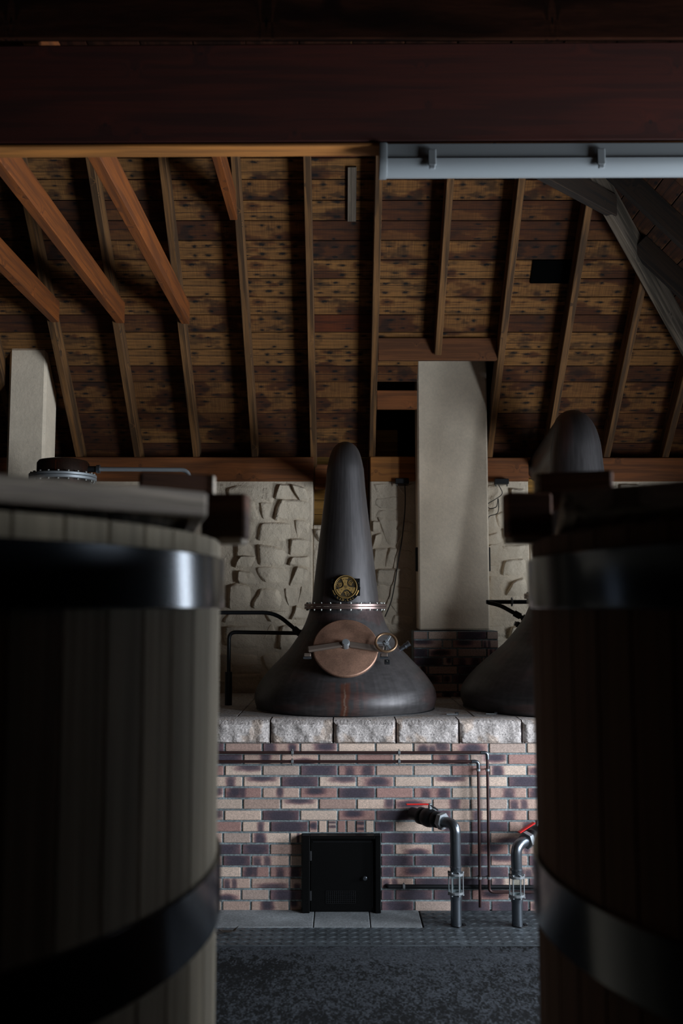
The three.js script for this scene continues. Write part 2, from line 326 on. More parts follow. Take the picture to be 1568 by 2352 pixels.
// floor: rough concrete, paving slabs and steel tread plates in front of the brick plinth
const floor = structure('floor');
box('concrete_slab', LEFT_X, WALL_X, -0.2, 0, NEAR, 5.56, M.floor, floor, 0.25, 0.006);
box('concrete_bed', LEFT_X, WALL_X, -0.2, -0.02, 5.57, 8.7, M.slab, floor, 1);
{
  const slabX = [-4.2, -1.35, -0.162, 0.165, 0.464];
  for (let i = 0; i + 1 < slabX.length; i++) box('paving_slab', slabX[i] + 0.002, slabX[i + 1] - 0.002, -0.018, R(-0.002, 0.001), 5.876, 6.21, M.slab, floor, R(0.85, 1.2), 0.004);
  const lozenge = (len) => { const g = new THREE.OctahedronGeometry(1, 0); g.scale(len, 0.005, 0.0072); return g.toNonIndexed(); };
  function tread(x0, x1, d0, d1) {
    const p = box('tread_plate', x0, x1, -0.018, 0, d0, d1, M.tread, floor, 1.3, 0.003), geos = [], cx = (x0 + x1) / 2, cz = -(d0 + d1) / 2;
    let row = 0;
    for (let d = d0 + 0.02; d < d1 - 0.012; d += 0.037, row++) for (let x = x0 + 0.02 + (row % 2) * 0.03; x < x1 - 0.02; x += 0.06) {
      const g = lozenge(0.024); g.rotateY((row % 2 ? 1 : -1) * 0.42); g.translate(x - cx, 0.0095, -d - cz); geos.push(g);
    }
    part('raised_tread', mergeGeometries(geos), M.tread, p, null, 'stuff');
  }
  tread(-2.2, 2.4, 5.568, 5.87);
  tread(0.47, 2.4, 5.876, 6.19);
}
// side, end and back walls (thick; daylight comes only through the openings)
const wallRight = structure('wall_right');
{
  const d = (o) => [-o[1], -o[0]];                               // distances of an opening, near to far
  const x0 = WALL_X, x1 = WALL_X + WALL_T, H = 4.15, xf = WALL_X + 0.03;
  let from = NEAR;
  [NEAR_WINDOW, FAR_WINDOW, CORNER_WINDOW].forEach((o, i) => {
    const [p, q] = d(o);
    box('masonry', x0, x1, 0, H, from, p, M.outer, wallRight, 0.5); box('masonry', x0, x1, 0, o[2], p, q, M.outer, wallRight, 0.5); box('masonry', x0, x1, o[3], H, p, q, M.outer, wallRight, 0.5);
    from = q;
    const w = structure('window_' + (i + 1));
    for (const y of [o[2] + 0.025, o[3] - 0.025]) box('window_frame', xf, xf + 0.05, y - 0.025, y + 0.025, p, q, M.greyWood, w);
    for (const z of [p + 0.025, (p + q) / 2, q - 0.025]) box('window_frame', xf, xf + 0.05, o[2], o[3], z - 0.025, z + 0.025, M.greyWood, w);
  });
  box('masonry', x0, x1, 0, H, from, 8.7, M.outer, wallRight, 0.5);
}
box('masonry', LEFT_X - 0.3, LEFT_X, 0, 7.6, NEAR, 8.7, M.outer, structure('wall_left'), 0.5);
box('masonry', LEFT_X - 0.3, WALL_X + WALL_T, 0, 4.4, NEAR - 0.3, NEAR, M.outer, structure('wall_front'), 0.5);

// back wall: limewashed rubble, an opening behind each still
const wallBack = structure('wall_back');
const PLATE_Y = 2.845;
const gaps = [{ x0: -0.235, x1: 0.235, sill: 2.487 }, { x0: 1.535, x1: 2.14, sill: 2.42 }];
{
  const xs = [LEFT_X, ...gaps.flatMap((g) => [g.x0, g.x1]), WALL_X];
  for (let i = 0; i + 1 < xs.length; i += 2) {
    box('masonry', xs[i], xs[i + 1], 0, 3.03, BACK, 8.7, M.white, wallBack, 0.7, 0.01);
  }
  for (const g of gaps) box('masonry', g.x0, g.x1, 0, g.sill, BACK + 0.004, 8.7, M.white, wallBack, 0.7, 0.01);
  // single stones: irregular quads with a worn edge and an uneven face, under the limewash
  const stone = (q, out) => {                                     // q: four corners from the lower left, counter clockwise
    const nx = 12, ny = 8, pos = [], uv = [], idx = [], tiltX = R(-1.9, -0.7) * out, tiltY = R(0.1, 1.2) * out, s = Math.floor(R(0, 500)), cut = [R(0.0, 0.28), R(0.0, 0.28), R(0.0, 0.28), R(0.0, 0.28)], sunk = R(0, 1) < 0.3 ? -0.004 : 0;
    for (let j = 0; j <= ny; j++) for (let i = 0; i <= nx; i++) {
      let a = i / nx, b = j / ny;
      a = a < 0.5 ? 0.5 - 0.5 * Math.pow(1 - 2 * a, 0.72) : 0.5 + 0.5 * Math.pow(2 * a - 1, 0.72); b = b < 0.5 ? 0.5 - 0.5 * Math.pow(1 - 2 * b, 0.72) : 0.5 + 0.5 * Math.pow(2 * b - 1, 0.72);
      let x = lerp(lerp(q[0][0], q[1][0], a), lerp(q[3][0], q[2][0], a), b), y = lerp(lerp(q[0][1], q[1][1], a), lerp(q[3][1], q[2][1], a), b);
      const cx = (q[0][0] + q[2][0]) / 2, cy = (q[0][1] + q[2][1]) / 2, ex = Math.abs(2 * a - 1), ey = Math.abs(2 * b - 1);
      const k = cut[(a > 0.5 ? 1 : 0) + (b > 0.5 ? 2 : 0)], rr = 1 - k * Math.pow(ex * ey, 2.2); x = lerp(cx, x, rr); y = lerp(cy, y, rr);
      x += 0.03 * (noise3(x * 14, y * 14, s, 3) - 0.5); y += 0.03 * (noise3(x * 14, y * 14, s, 4) - 0.5);
      const e = Math.max(ex, ey), edge = e > 0.99 ? 0 : sstep(1, e === ex ? (a > 0.5 ? 0.45 : 0.88) : (b < 0.5 ? 0.5 : 0.86), e);
      const z = edge * (out + tiltX * (a - 0.5) + tiltY * (b - 0.5) + 0.036 * (noise3(x * 10, y * 10, s, 1) - 0.5) + 0.026 * (noise3(x * 28, y * 28, s, 2) - 0.5)) - (e > 0.99 ? 0.004 : 0) + sunk;
      pos.push(x - cx, y - cy, z); uv.push(x * 0.7 + s * 0.13, y * 0.7);
    }
    for (let j = 0; j < ny; j++) for (let i = 0; i < nx; i++) { const a = j * (nx + 1) + i, b = a + nx + 1; idx.push(a, a + 1, b, b, a + 1, b + 1); }
    const g = new THREE.BufferGeometry();
    g.setAttribute('position', new THREE.Float32BufferAttribute(pos, 3)); g.setAttribute('uv', new THREE.Float32BufferAttribute(uv, 2)); g.setIndex(idx); g.computeVertexNormals();
    const m = part('stone', g, M.white, wallBack, [(q[0][0] + q[2][0]) / 2, (q[0][1] + q[2][1]) / 2, -BACK - 0.001]);
    return m;
  };
  for (const [X0, X1, Y0, Y1] of [[-2.2, -0.245, 1.13, 2.83], [0.245, 0.605, 1.66, 2.83], [-0.235, 0.235, 1.9, 2.475], [1.165, 1.525, 1.13, 2.83], [1.535, 2.13, 1.13, 2.4], [2.15, 3.3, 1.13, 2.83]]) {
    let y = Y0, row = 0;
    while (y < Y1 - 0.05) {
      let h = R(0.11, 0.25); if (y + h > Y1 - 0.09) h = Y1 - y;
      let x = X0 - (row % 2 ? R(0.02, 0.12) : 0);
      while (x < X1 - 0.05) {
        let w = rnd() < 0.25 ? R(0.1, 0.16) : R(0.15, 0.37); if (x + w > X1 - 0.09) w = X1 - x;
        const l = Math.max(x, X0), j = () => R(-0.026, 0.026), m = R(-0.004, 0.008), r = x + w;
        const two = h > 0.19 && rnd() < 0.4, parts = two ? [[y, y + h * R(0.4, 0.6)]] : [[y, y + h]]; if (two) parts.push([parts[0][1], y + h]);
        for (const [p, q] of parts) {
          const lean = R(-0.09, 0.09), lean2 = R(-0.09, 0.09);
          stone([[l + m + lean * 0.5, p + m + j()], [r - m + lean2 * 0.5, p + m + j()], [r - m - lean2 * 0.5, q - m + j() * 1.4], [l + m - lean * 0.5, q - m + j() * 1.4]].map(([a, b]) => [clamp(a, X0, X1), clamp(b, Y0, Y1)]), rnd() < 0.25 ? R(0.003, 0.009) : R(0.01, 0.03));
        }
        x += w;
      }
      y += h; row++;
    }
  }
}
// boards at the back of the two openings
{
  const back = structure('wall_recess');
  for (const g of gaps) for (let y = g.sill - 0.25; y < 3.3; y += 0.125) { const m = part('plank', timber(g.x1 - g.x0 + 0.5, 0.121, 0.02, 0.003), M.yellow, back, [(g.x0 + g.x1) / 2, y + 0.06, -8.52 + R(-0.002, 0.002)]); }
}

// ------------------------------------------------------------------ roof
const ceiling = structure('ceiling');
const rafterX = []; for (let k = -8; k <= 6; k++) rafterX.push(0.252 + 0.483 * k);
const SL = Math.SQRT1_2, slopeUp = V(0, SL, SL), slopeN = V(0, -SL, SL);  // up the slope (towards the camera); out of the boards into the room
const onSlope = (x, s, lift = 0) => V(x, BOARD_C + s * SL + slopeN.y * lift, -8.1 + s * SL + slopeN.z * lift);
const hipX = (d) => 3.31 - (8.1 - d);
{
  const PITCH = 0.1488, shapes = {};
  const plank = (bays, row) => {
    const key = bays + '_' + row;
    if (!shapes[key]) {
      const L = bays * 0.483 - 0.003, off = rnd(), v0 = row / BOARD_ROWS, v1 = (row + 1) / BOARD_ROWS;
      shapes[key] = cbox(L, PITCH - 0.006, 0.022, 0.003, (x, y, z, n) => [x / 1.4 + off, lerp(v0 + 0.002, v1 - 0.002, clamp(y / PITCH + 0.5))]);
    }
    return shapes[key];
  };
  const q = new THREE.Quaternion().setFromRotationMatrix(new THREE.Matrix4().makeBasis(V(1, 0, 0), slopeUp, slopeN));
  const plain = [];
  for (let r = -2; r < 24; r++) {
    const s = 0.012 + (r + 0.5) * PITCH, d = 8.1 - s * SL;
    const main = r < 4 ? 8 + Math.floor(rnd() * 5) : r < 10 && r !== 6 ? Math.floor(rnd() * 7) : rnd() < 0.3 ? 11 + Math.floor(rnd() * 2) : 3 + Math.floor(rnd() * 8);
    for (let k = 0; k + 1 < rafterX.length;) {
      let bays = Math.min(1 + Math.floor(rnd() * 2.7), rafterX.length - 1 - k), row = rnd() < 0.72 ? main : Math.floor(rnd() * 13);
      // orange replacement boards in the bay right of the middle, and the hole round the chimney
      const bayOf = (x) => Math.round((x - rafterX[0]) / 0.483);
      const c = bayOf(-0.231);
      if ((r === 15 || r === 16)) { if (k < c && k + bays > c) bays = c - k; if (k === c) { bays = 1; row = 13 + (r % 2); } }
      if (r === 6) { if (k < c && k + bays > c) bays = c - k; if (k === c) { bays = 1; row = 15; } }
      const h0 = bayOf(0.252);
      if (r < 5) {
        if (k < h0 && k + bays > h0) bays = h0 - k;
        if (k === h0 || k === h0 + 1) {
          if (k === h0 && r > 2) { const m = part('plank', plank(1, row), M.board, ceiling, onSlope(0.427, s, -0.01).toArray()); m.quaternion.copy(q); m.scale.x = 0.345 / 0.48; }
          k++; continue;
        }
      }
      const x0 = rafterX[k], x1 = rafterX[k + bays];
      if (x0 < hipX(d) + 0.1) {
        const g = plank(bays, row), p = onSlope((x0 + x1) / 2, s, R(-0.012, -0.009));
        if (d > 5.2 && x1 > -3.4) { const m = part('plank', g, M.board, ceiling, p.toArray()); m.quaternion.copy(q); }
        else { const e = g.clone(); e.applyQuaternion(q); e.translate(p.x, p.y, p.z); plain.push(e); }
      }
      k += bays;
    }
  }
  // the boards of the hipped end, running the other way
  const q2 = new THREE.Quaternion().setFromRotationMatrix(new THREE.Matrix4().makeBasis(V(0, 0, 1), V(-SL, SL, 0), V(-SL, -SL, 0)));
  for (let r = 0; r < 26; r++) {
    const s = (r + 0.5) * PITCH, x = 3.31 - s * SL, y = BOARD_C + s * SL;
    for (let k = 0; k < 7; k++) { const d = 4.1 + k * 0.483; if (d > 8.1 - (3.31 - x) + 0.35) continue; const e = plank(1, 11 + (r % 2)), p = [x + 0.008, y + 0.008, -d - 0.24]; if (d > 5.4 && x > 1.4 && x < 2.9) { const m = part('plank', e, M.board, ceiling, p); m.quaternion.copy(q2); } else { const f = e.clone(); f.applyQuaternion(q2); f.translate(...p); plain.push(f); } }
  }
  part('far_planks', mergeGeometries(plain), M.board, ceiling, null, 'stuff');
  // slates above the boards close the roof
  const cover = (w, l, c, qq) => { const m = part('roof_covering', cbox(w, l, 0.04), M.slate, ceiling, c); m.quaternion.copy(qq); };
  const n = slopeN.clone().multiplyScalar(-0.36);
  cover(8.6, 7.4, [-0.3, onSlope(0, 2.4).y + n.y, onSlope(0, 2.4).z + n.z], q);
  cover(5.4, 7.4, [3.31 - 1.7 + 0.26, BOARD_C + 1.7 + 0.26, -6.2], q2);
  // loft floor over the tubs, an added dark board over the beam, and the loft partition
  for (let x = LEFT_X; x < WALL_X; x += 0.212) part('loft_board', timber(7.0, 0.025, 0.208, 0.003), M.loft, ceiling, [x + 0.106, 4.075, -0.48]).rotation.y = Math.PI / 2;
  box('added_gap_board', LEFT_X, WALL_X, 3.905, 4.07, 3.49, 3.515, M.loft, ceiling, 0.5);  // added so that the gap above the great beam stays black
  box('loft_partition', LEFT_X, WALL_X, 4.1, 8.4, 3.66, 3.72, M.loft, ceiling, 0.5);
}
// rafters, each a timber of its own under the roof boards
{
  const up = slopeN.clone().negate();
  const which = ['rafter just outside the slim white pier, barely showing beside its top', 'brown rafter meeting the shortest orange tie beside the slim white pier', 'brown rafter coming out below the middle one of three orange ties',
    'tan rafter meeting the lower orange tie nearest to the pot still', 'brown rafter running down alongside the short high orange tie', 'tan rafter running down to the beam end next to the pot still neck',
    'brown rafter behind the pot still tip, bordering the black roof gap', 'short brown rafter ending on the trimmer above the white chimney', 'dark rafter just past the white chimney, touching the trimmer end',
    'thin rafter beside the square black roof sheet, coming down at the dark still head', 'thin shaded rafter ending under the grey hip rafter beyond the dark still head', 'shortest shaded rafter under the lower end of the grey hip rafter'];
  let count = 0;
  for (const x of rafterX) {
    if (x < -2.9 || x > 2.9) continue;
    const cut = Math.abs(x - 0.735) < 0.05;                       // this one stops on the trimmer above the chimney
    const s0 = cut ? 0.79 : -0.28, s1 = Math.min(4.9, (3.31 - x) / SL + 0.02);
    const a = onSlope(x, s0, PERP / 2), b = onSlope(x, s1, PERP / 2);
    if (s1 < s0 + 0.3) continue;
    count++;
    const t = thing('rafter', which[count - 1], 'rafter', 'rafters of the boarded roof slope');
    between(part('timber', timber(a.distanceTo(b), PERP - 0.002, 0.052, 0.004), M.rafter, t), a, b, up);
  }
  // jack rafters of the hipped end and the hip rafter
  let j = 0;
  for (const d of [6.835, 6.305]) {
    const sTop = 8.1 - d, a = V(3.31, 3.06, -d), b = V(3.31 - sTop, 3.06 + sTop, -d), n = V(SL, SL, 0).multiplyScalar(PERP / 2);
    const t = thing('jack_rafter', ['dark rafter meeting the grey hip rafter in its middle', 'dark rafter meeting the top of the grey hip rafter'][j++], 'rafter', 'rafters of the hipped end');
    between(part('timber', timber(a.distanceTo(b), PERP - 0.002, 0.052, 0.004), M.shadedWood, t), a.add(n), b.add(n), V(SL, SL, 0));
  }
  const hip = thing('hip_rafter', 'weathered grey hip rafter slanting down where the two roof slopes meet', 'rafter');
  const h0 = V(3.31, 3.04, -8.1), h1 = V(3.31 - 3.6, 3.04 + 3.6, -4.5);
  between(part('timber', timber(h0.distanceTo(h1), 0.2, 0.06, 0.005), M.greyWood, hip), h0.add(V(0.02, 0.06, 0)), h1.add(V(0.02, 0.06, 0)), V(1, 2, -1).normalize());
  // ties
  const tie = (x, y, d0, label, h = 0.16, w = 0.062) => { const t = thing('ceiling_tie', label, 'beam', 'orange horizontal ties'); between(part('timber', timber(d0 - 3.52, h, w, 0.004), M.tie, t), V(x, y + h / 2, -d0), V(x, y + h / 2, -3.52)); };
  tie(-2.125, 3.92, 7.22, 'shortest orange tie in view, ending just above the slim white pier');
  tie(-1.642, 3.915, 7.23, 'long orange tie slanting between the two other lower ties');
  tie(-1.16, 3.912, 7.235, 'long orange tie whose end is nearest to the pot still neck');
  tie(-0.748, 4.487, 6.68, 'high orange tie of which only a short end shows below the great beam', 0.155, 0.055);
  const c = thing('hip_tie', 'dark tie running from the hip rafter up behind the strip light', 'beam');
  between(part('timber', timber(2.6, 0.15, 0.06, 0.004), M.shadedWood, c), V(1.87, 4.56, -6.62), V(1.87 - 1.84, 4.56, -6.62 + 1.84));
}
// wall plates, trimmers
{
  const plate = (x0, x1, y0, y1, d0, d1, mat, label) => { const t = thing('wall_plate', label, 'beam'); part('timber', timber(x1 - x0, y1 - y0, d1 - d0, 0.006), mat, t, [(x0 + x1) / 2, (y0 + y1) / 2, -(d0 + d1) / 2]); return t; };
  plate(-3.9, -0.228, PLATE_Y, 3.045, 8.1, 8.2, M.plate, 'long red-brown beam on top of the rough white wall');
  plate(0.235, 0.607, PLATE_Y, 3.05, 8.1, 8.2, M.plateNew, 'short bright orange beam between pot still neck and white chimney');
  plate(1.172, 1.535, PLATE_Y, 3.04, 8.1, 8.2, M.plate, 'short orange beam between white chimney and the dark still head');
  plate(2.135, 3.36, PLATE_Y, 3.04, 8.1, 8.2, M.plate, 'brown wall beam beyond the dark still head, above the shaded tub');
  plate(-0.225, 0.225, 2.80, 3.005, 8.24, 8.32, M.plate, 'set back beam crossing the opening behind the pot still neck');
  plate(1.545, 2.13, 2.9, 3.04, 8.3, 8.36, M.plate, 'set back beam in the opening behind the dark still head');
  const post = (x, label) => { const t = thing('jamb_board', label, 'board'); part('timber', timber(0.56, 0.02, 0.13, 0.003), M.cleat, t, [x, 2.765, -8.27]).rotation.z = Math.PI / 2; };
  post(0.224, 'dark upright board lining the opening beside the pot still neck');
  const trim = (x0, x1, yb, db, h, label, mat) => { const t = thing('roof_trimmer', label, 'beam'); part('timber', timber(x1 - x0, h, 0.045, 0.004), mat, t, [(x0 + x1) / 2, yb + h / 2, -db - 0.0225]); };
  trim(0.28, 1.19, 3.697, 7.46, 0.172, 'wide orange trimmer between rafters right over the white chimney', M.trimmer);
  trim(0.28, 0.60, 3.382, 7.78, 0.15, 'brown trimmer beside the chimney above the black gap in the roof', M.plate);
  const cl = thing('roof_cleat', 'short grey batten nailed upright across the roof boards', 'batten');
  const a = onSlope(0.072, 1.80, 0.014), b = onSlope(0.072, 2.19, 0.014);
  between(part('timber', timber(a.distanceTo(b), 0.022, 0.062, 0.003), M.greyWood, cl), a, b, slopeN);
  const hp = thing('roof_patch', 'square black sheet fixed to the roof boards below the strip light', 'panel');
  const s0 = onSlope(1.535, 1.32, 0.008), s1 = onSlope(1.535, 1.5, 0.008);
  between(part('sheet', cbox(0.182, 0.012, 0.285, 0.002), M.slate, hp), s0, s1, slopeN);
}

// ------------------------------------------------------------------ great beam and strip light
{
  const b = thing('tie_beam', 'massive dark red-brown beam spanning the whole width overhead', 'beam');
  const m = part('timber', timber(7.5, 0.385, 0.082, 0.008), M.beam, b, [-0.4, 3.699, -3.54]); m.rotation.z = 0.0055;
  part('lit_underside_strip', timber(7.5, 0.012, 0.086, 0.003), M.plateNew, b, [-0.4, 3.4995, -3.54]).rotation.z = 0.0055;  // added paler strip: light on the beam's underside put into its colour
  const l = thing('strip_light', 'grey-white plastic fluorescent batten fixed below the great beam', 'lamp');
  l.position.set(0.155, 3.4, -3.545); l.rotation.z = 0.004;
  const L = 1.62, sec = (pts) => { const s = new THREE.Shape(pts.map((p) => new THREE.Vector2(...p))); const g = new THREE.ExtrudeGeometry(s, { depth: L, bevelEnabled: false, curveSegments: 6 }); g.rotateY(Math.PI / 2); return crease(g, 0.7); };
  part('housing', sec([[-0.05, 0.045], [-0.052, 0.1], [0.052, 0.1], [0.05, 0.045]]), M.plastic, l);
  const arc = []; for (let i = 0; i <= 12; i++) { const t = Math.PI + (i / 12) * Math.PI; arc.push([Math.cos(t) * 0.056, 0.044 + Math.sin(t) * 0.046]); }
  part('diffuser', sec(arc), M.diffuser, l);
  const capShape = []; for (let i = 0; i <= 12; i++) { const t = Math.PI + (i / 12) * Math.PI; capShape.push([Math.cos(t) * 0.058, 0.046 + Math.sin(t) * 0.05]); } capShape.push([0.054, 0.102], [-0.054, 0.102]);
  for (const x of [-0.012, L - 0.008]) { const g = new THREE.ExtrudeGeometry(new THREE.Shape(capShape.map((p) => new THREE.Vector2(...p))), { depth: 0.02, bevelEnabled: true, bevelSize: 0.002, bevelThickness: 0.004, bevelSegments: 2 }); g.rotateY(Math.PI / 2); part('end_cap', crease(g, 0.6), M.plastic, l, [x, 0, 0]); }
  for (const x of [0.175, 0.79, 1.4]) {
    const c = part('clip', cbox(0.03, 0.062, 0.008, 0.003), M.plastic, l, [x, 0.045, 0.06]);
    part('clip_tongue', cbox(0.022, 0.02, 0.01, 0.003), M.diffuser, c, [0, -0.034, -0.002]);
  }
  for (const x of [0.235, 0.262]) part('screw', disc(0.005, 0.012, 10), M.dark, l, [x, 0.102, 0.04]);
}

// ------------------------------------------------------------------ brick plinth
const BL = 0.2306, BH = 0.0669, brickShapes = [];
for (let i = 0; i < BRICKS; i++) {
  const u0 = (i % BRICK_COLS) / BRICK_COLS, v0 = Math.floor(i / BRICK_COLS) / BRICK_ROWS;
  brickShapes.push(cbox(0.218, 0.0555, 0.05, 0.003, (x, y, z, n) => { const a = n === 0 ? clamp(z / 0.218 + (x > 0 ? 0.85 : 0.15)) : x / 0.218 + 0.5, b = n === 1 ? clamp(z / 0.06 + 0.5) : y / 0.0555 + 0.5; return [u0 + lerp(0.01, 0.99, clamp(a)) / BRICK_COLS, v0 + lerp(0.02, 0.98, clamp(b)) / BRICK_ROWS]; }));
}
function brick(parent, x0, x1, y, d, i = Math.floor(rnd() * BRICKS), upright = false, far = null) {
  const w = x1 - x0, s = (upright ? 0.0555 : w - 0.0125) / (upright ? 0.0555 : 0.218), p = [(x0 + x1) / 2, y, -d - 0.025 + R(0, 0.0025)];
  if (far) { const g = brickShapes[i].clone(); g.scale(s, 1, 1); g.translate(...p); far.push(g); return; }
  const m = part('brick', brickShapes[i], M.brick, parent, p);
  if (upright) { m.rotation.z = Math.PI / 2; m.scale.x = (BH - 0.004) / 0.218 * 1.06; m.scale.y = (w - 0.012) / 0.0555; } else m.scale.x = s;
  m.rotation.x += R(-0.004, 0.004);
}
const plinth = structure('wall_plinth');
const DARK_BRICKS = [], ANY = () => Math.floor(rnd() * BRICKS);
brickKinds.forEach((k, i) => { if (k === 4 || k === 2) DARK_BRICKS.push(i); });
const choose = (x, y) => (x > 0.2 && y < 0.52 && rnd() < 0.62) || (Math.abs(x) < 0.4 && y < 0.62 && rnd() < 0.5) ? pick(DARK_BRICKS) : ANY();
{
  box('mortar', LEFT_X, WALL_X, 0, 0.986, FACE + 0.004, 6.5, M.mortar, plinth, 2, 0.002);
  box('rubble_core', LEFT_X, WALL_X, 0, 1.06, 6.5, BACK, M.mortar, plinth, 2, 0.002);
  const far = [], J1 = -0.715, J2 = -0.601;                        // vertical joints of odd and even courses
  const dx0 = -0.236, dx1 = 0.236;                                 // fire door
  for (let k = 0; k < 15; k++) {
    const y = 0.954 - 0.0006 - k * BH + 0.004 - 0.0, odd = k % 2 === 0, j0 = odd ? J1 : J2;
    const cuts = [];
    for (let x = j0 - 16 * BL; x < WALL_X + BL; x += BL) cuts.push(x);
    let list = [];
    for (let i = 0; i + 1 < cuts.length; i++) list.push([cuts[i], cuts[i + 1]]);
    if (k >= 7) {                                                  // bats beside the fire door
      const left = k === 7 ? [-0.605, -0.435, -0.2] : k % 2 === 0 ? [-0.72, -0.548, -0.314, dx0] : [-0.605, -0.435, dx0];
      list = list.filter(([a, b]) => b <= left[0] + 0.06 || a >= (k === 7 ? 0.2 : dx1) + 0.0);
      if (list.length) { const before = list.filter(([a]) => a < 0), after = list.filter(([a]) => a > 0); if (before.length) before[before.length - 1] = [before[before.length - 1][0], left[0]]; list = [...before, ...after]; const first = after[0]; if (first && first[0] - (k === 7 ? 0.2 : dx1) > 0.03) list.push([k === 7 ? 0.2 : dx1, first[0]]); }
      for (let i = 0; i + 1 < left.length; i++) list.push([left[i], left[i + 1]]);
    }
    for (const [a, b] of list) {
      if (b - a < 0.03 || a < LEFT_X || b > WALL_X) continue;
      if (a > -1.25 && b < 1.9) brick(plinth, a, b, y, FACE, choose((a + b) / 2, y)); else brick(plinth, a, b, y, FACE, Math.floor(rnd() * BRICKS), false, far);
    }
    if (k === 7) for (let i = 0; i < 7; i++) brick(plinth, -0.2 + i * 0.0571, -0.2 + (i + 1) * 0.0571, y + 0.001, FACE, undefined, true);
  }
  part('outer_bricks', mergeGeometries(far), M.brick, plinth, null, 'stuff');
  // rock faced granite coping
  const copX = []; for (let x = -0.435 - 10 * 0.3845; x < WALL_X + 0.3; x += 0.3845) copX.push(x);
  for (let i = 0; i + 1 < copX.length; i++) {
    const x0 = Math.max(copX[i] + 0.004, LEFT_X), x1 = Math.min(copX[i + 1] - 0.004, WALL_X), w = x1 - x0; if (w < 0.05) continue;
    const nx = 26, ny = 11, pos = [], uv = [], idx = [], s = i * 7.3, y0 = 0.988, y1 = TOP - 0.012, near = Math.abs(x0 + 0.4) < 1.6;
    for (let b = 0; b <= ny + 2; b++) for (let a = 0; a <= nx; a++) {
      const u = a / nx, v = Math.min(b, ny) / ny, ex = Math.abs(2 * u - 1), ey = Math.abs(2 * v - 1), e = Math.max(ex, ey);
      let x = lerp(x0, x1, u), y = lerp(y0, y1, v), z;
      const bulge = sstep(1.0, 0.9, e);
      z = -FACE + 0.006 + bulge * (0.018 + 0.036 * (noise3(x * 9, y * 9, s, 1) - 0.42) + 0.034 * (noise3(x * 30, y * 30, s, 2) - 0.5)) + 0.014 * (noise3(x * 90, y * 90, s, 4) - 0.5);
      if (b === ny + 1) { y = TOP - 0.001; z = -FACE - 0.008; }
      if (b === ny + 2) { y = TOP; z = -FACE - 0.2; }
      pos.push(x, y, z); uv.push(x * 1.6 + s, (y + (b > ny + 1 ? 0.2 : 0)) * 1.6);
    }
    for (let b = 0; b < ny + 2; b++) for (let a = 0; a < nx; a++) { const p = b * (nx + 1) + a, q = p + nx + 1; idx.push(p, p + 1, q, q, p + 1, q + 1); }
    const g = new THREE.BufferGeometry(); g.setAttribute('position', new THREE.Float32BufferAttribute(pos, 3)); g.setAttribute('uv', new THREE.Float32BufferAttribute(uv, 2)); g.setIndex(idx);
    const front = crease(g, 0.9), body = cbox(w, y1 - y0 + 0.004, 0.19, 0.002); body.translate((x0 + x1) / 2, (y0 + y1) / 2 - 0.001, -FACE - 0.1);
    part('coping_stone', mergeGeometries([front, body]), M.granite, plinth);
  }
  // paving on top
  const sx = [LEFT_X, -1.6, -0.66, 0.84, 1.9, WALL_X];
  for (let i = 0; i + 1 < sx.length; i++) {
    const g = cbox(sx[i + 1] - sx[i] - 0.005, 0.07, BACK - FACE - 0.2, 0.004, (x, y, z) => [x * 0.9 + i * 0.37, z * 0.9]);
    part('top_slab', g, M.slabTop, plinth, [(sx[i] + sx[i + 1]) / 2, TOP - 0.0355, -(FACE + 0.2 + BACK) / 2 + 0.0]);
  }
}

// ------------------------------------------------------------------ chimney and pier
{
  const c = thing('chimney', 'tall white rendered chimney standing on a base of mottled bricks', 'chimney');
  box('shaft', 0.606, 1.164, 1.639, 4.05, 7.85, BACK - 0.002, M.render, c, 0.6, 0.012);
  const core = box('brick_base', 0.565, 1.215, TOP, 1.632, 7.81, BACK - 0.002, M.mortar, c, 2, 0.002);
  for (let k = 0; k < 8; k++) {
    const y = 1.632 - 0.034 - k * 0.067; if (y < TOP) break;
    const cut = k % 2 ? [0.556, 0.784, 0.86, 1.09, 1.223] : [0.556, 0.672, 0.9, 1.128, 1.223];
    for (let i = 0; i + 1 < cut.length; i++) brick(core, cut[i], cut[i + 1], y, 7.8);
  }
  for (const b of core.children) b.position.sub(core.position);
  const p = thing('wall_pier', 'slim white rendered pier under the roof beside the bolted copper vessel', 'pier');
  box('shaft', -2.575, -2.283, TOP, 4.1, 7.57, 7.87, M.render, p, 0.6, 0.02);
  for (const [x, l] of [[0.6, 'black iron plate on the shaded edge of the white chimney'], [1.17, 'black iron plate on the lit edge of the white chimney']]) { const t = thing('iron_plate', l, 'plate'); box('plate', x - 0.012, x + 0.012, 2.1, 2.29, 7.9, 7.96, M.dark, t, 1, 0.004); }
}

